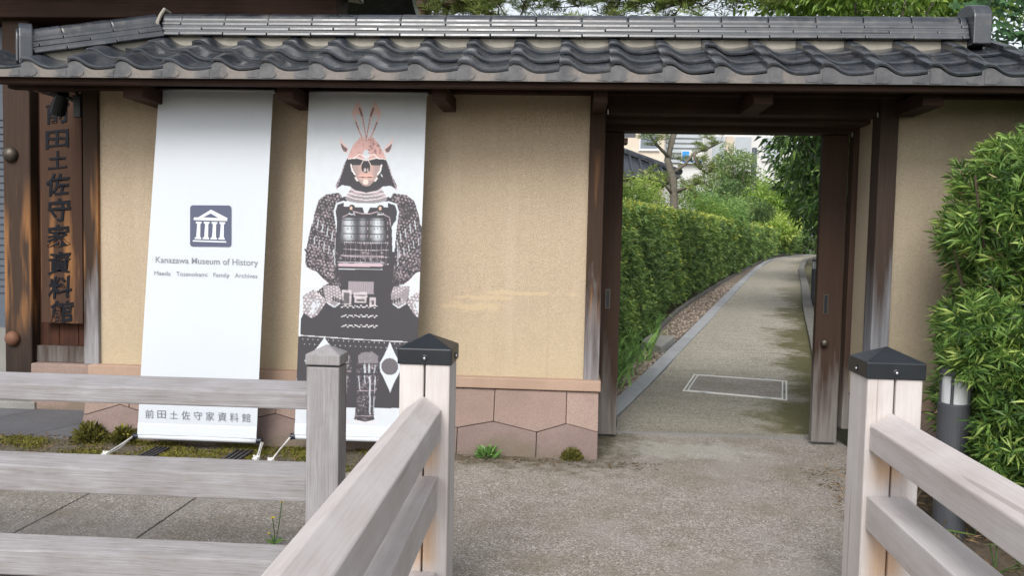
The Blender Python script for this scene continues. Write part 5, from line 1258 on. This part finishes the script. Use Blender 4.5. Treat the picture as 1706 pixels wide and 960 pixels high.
leaf_tree('garden_shrub', 'olive shrub just below the round tree', (4.16, 19.6), (4.16, 19.6, 2.18), (4.16, 19.6, 2.77), (1.04, 0.65, 0.455), 20, 0.364, 180, 0.104, 0.0286, 'mid_leaf', .55, .04, .2)
leaf_tree('garden_shrub', 'lime shrub at the far end of the hedge', (9.13, 34.4), (9.13, 34.4, 2.12), (9.13, 34.4, 2.49), (1.3, 0.87, 0.507), 18, 0.507, 150, 0.189, 0.0725, 'bright_leaf', .68, .04, .2)
# maple by the right end of the ridge
MP = thing('maple_tree', 'maple with broad lobed leaves at the upper right corner', 'tree', (4.3, 2.2, hgt(2.2)))
limb([(4.3, 2.2, 0), (4.2, 2.1, 1.8), (4.0, 1.9, 3.2), (3.9, 1.8, 4.2)], .10, .05, 'bark_grey', MP, 'trunk')
L = Leaves(); n = 700; d = sphere_dirs(n); p = np.array([4.05, 1.6, 3.45])+d*np.array([.95, .8, .85])*(.5+.5*rng.random(n))[:, None]; p = p[p[:, 0] > 3.15-.35*(p[:, 2]-3.0)]
n = len(p); nr = unit(np.array([-.15, -.55, .9])+.45*rng.normal(size=(n, 3))); a0 = unit(np.cross(nr, rng.normal(size=(n, 3)))); a0 = unit(a0+np.array([0, -.3, -.9])); a0 = unit(a0-nr*np.sum(a0*nr, 1)[:, None]); b0 = np.cross(nr, a0); tn = np.clip(.45+.2*rng.normal(size=n), 0, 1); sz = .8+.4*rng.random(n)
for ang, ln in ((0, .085), (48, .078), (-48, .078), (98, .058), (-98, .058)):
    dd = a0*math.cos(R(ang))+b0*math.sin(R(ang)); L.add(p, dd, ln*sz, .036*sz, tn, droop=.1, roll=nr, shape=.5)
L.build('crown', 'maple_leaf', MP)
for i in range(7): limb(wander((4.1, 2.0, 2.6), p[i*30], 4, .08), .02, .006, 'bark_grey', MP)

# ================================================================== BUILDINGS BEYOND THE GARDEN
def building(name, label, x0, x1, y0, y1, z1, wall, windows, wmat='window_glass'):
    b = thing(name, label, 'building', ((x0+x1)/2, (y0+y1)/2, 1.0))
    MB().box(x0, x1, y0, y1, .5, z1).build('wall', wall, b)
    MB().box(x0-.15, x1+.15, y0-.15, y1+.15, z1+.002, z1+.35).build('parapet', 'pale_wall', b)
    for wx0, wx1, wz0, wz1 in windows:
        w_ = MB().box(wx0-.06, wx1+.06, y0-.05, y0-.002, wz0-.06, wz1+.06).build('window', 'pale_wall', b)
        g_ = MB().box(wx0, wx1, y0-.07, y0-.051, wz0, wz1).build('pane', wmat, None); g_.parent = w_; g_.data.transform(Matrix.Translation(-root_loc(b)))
        MB().box(wx0-.1, wx1+.1, y0-.14, y0-.051, wz0-.14, wz0-.062).build('window_sill', 'pale_wall', b)
    return b
leaf_tree('far_shrub', 'dark bush closing the view at the end of the path', (15.5, 50), (15.5, 50, 2.0), (14.5, 50, 2.5), (4.5, 1.5, 1.6), 40, .9, 140, .4, .2, 'mid_leaf', .35, .045, .2)
leaf_tree('broadleaf_tree', 'distant broadleaf tree where the path bends out of sight', (9.6, 23.5), (9.5, 23.4, 2.4), (9.6, 23.4, 3.0), (1.6, 2.0, 1.5), 44, .6, 130, .22, .10, 'dark_leaf', .5, .10, .4, low=1.8)
b = building('apartment_building', 'cream building with a large window behind the bare pine', .5, 5.0, 40, 48, 12, 'cream_wall', [(3.72, 4.62, 6.55, 7.45), (1.6, 2.6, 6.5, 7.4), (3.72, 4.62, 9.3, 10.3), (3.9, 4.5, 3.2, 4.2)])
MB().box(.4, 5.05, 38.9, 39.99, 5.0, 5.75).build('balcony', 'pale_wall', b)
b = building('office_building', 'pale building clad in grey louvres with a blue sign', 5.1, 7.25, 41, 50, 12.5, 'pale_wall', [])
for i in range(22): MB().box(5.2, 7.15, 40.86, 40.98, 5.9+i*.27, 5.9+i*.27+.17).build('louvre', 'louvre_grey', b)
b = building('white_building', 'white building with pale windows right of the louvred one', 7.5, 12.6, 43, 52, 9.2, 'pale_wall', [(8.0, 8.7, 6.2, 7.6), (9.3, 10.2, 6.4, 7.6), (10.9, 11.8, 6.4, 7.6), (8.0, 8.7, 3.4, 4.6), (9.3, 10.2, 3.4, 4.6)], 'louvre_grey')
MB().box(8.75, 9.15, 42.7, 42.99, 5.4, 7.6).build('wall_pier', 'cream_wall', b)
sg = thing('blue_sign', 'small blue and white sign on the louvred building', 'sign', (6.4, 40.7, 5.9)); MB().box(6.0, 7.2, 40.7, 40.78, 5.85, 6.55).build('sign_panel', 'pale_wall', sg)
MB().box(6.05, 6.42, 40.68, 40.698, 6.1, 6.5).build('sign_mark', 'sign_blue', sg)
for k in range(5): MB().box(6.06+k*.225, 6.22+k*.225, 40.68, 40.698, 5.9, 6.04).build('sign_character', 'sign_blue', sg)
building('tall_building', 'cream tower block glimpsed through leaves above the ridge', 13.2, 15.2, 32, 38, 15, 'cream_wall', [(13.5, 14.2, 11.5, 12.6)])
pl = thing('utility_pole', 'grey utility pole in front of the white building', 'pole', (8.9, 36, 1)); MB().tube([(8.9, 36, .9), (8.9, 36, 6.2)], [.16, .12], 10).build('pole', 'shutter_grey', pl); MB().box(8.86, 8.94, 35.7, 35.85, 4.9, 5.3).build('pole_box', 'shutter_grey', pl)
# low tiled house and a near eave corner
hs2 = thing('tiled_house', 'low house with grey tiled roof behind the garden shrubs', 'house', (0, 22, hgt(22)))
MB().box(-4, 2.6, 21, 25, .7, 3.6).build('wall', 'pale_wall', hs2)
MB().add([(-4.6, 20.3, 3.55), (3.35, 20.3, 3.55), (3.35, 25.7, 3.55), (-4.6, 25.7, 3.55), (-2.5, 23, 4.75), (.9, 23, 4.75), (-4.6, 20.3, 3.45), (3.35, 20.3, 3.45), (3.35, 25.7, 3.45), (-4.6, 25.7, 3.45)], [(0, 1, 5, 4), (1, 2, 5), (2, 3, 4, 5), (3, 0, 4), (6, 7, 1, 0), (7, 8, 2, 1), (8, 9, 3, 2), (9, 6, 0, 3)]).build('roof', 'ridge_tile_clay', hs2)
for i in range(26):
    x = -4.4+i*.3; t_ = min(1, max(0, (x+4.6)/2.1), max(0, (3.35-x)/2.45)); MB().tube([(x, 20.28, 3.58), (x, 20.3+2.7*t_, 3.58+1.2*t_)], .05, 6).build('roof_tile_row', 'ridge_tile_clay', hs2)
MB().tube([(3.35, 20.3, 3.62), (.9, 23, 4.85), (-2.5, 23, 4.85)], .1, 8).build('roof_ridge', 'ridge_tile_clay', hs2)
sd2 = thing('garden_shed', 'shed whose green metal eave corner shows at the doorway top left', 'shed', (-.6, 4.6, hgt(4.6)))
MB().box(-2.2, .05, 4.1, 6.4, 0, 2.65).build('wall', 'panel_wood', sd2)
MB().hexa([(-2.4, 3.7, 2.56), (.70, 3.7, 2.56), (.70, 6.6, 3.3), (-2.4, 6.6, 3.3), (-2.4, 3.7, 2.62), (.70, 3.7, 2.62), (.70, 6.6, 3.36), (-2.4, 6.6, 3.36)]).build('roof', 'lamp_dark', sd2)
for i in range(10): MB().box(-2.3+i*.32, -2.26+i*.32, 3.72, 3.9, 2.50, 2.559).build('rafter', 'eave_wood', sd2)
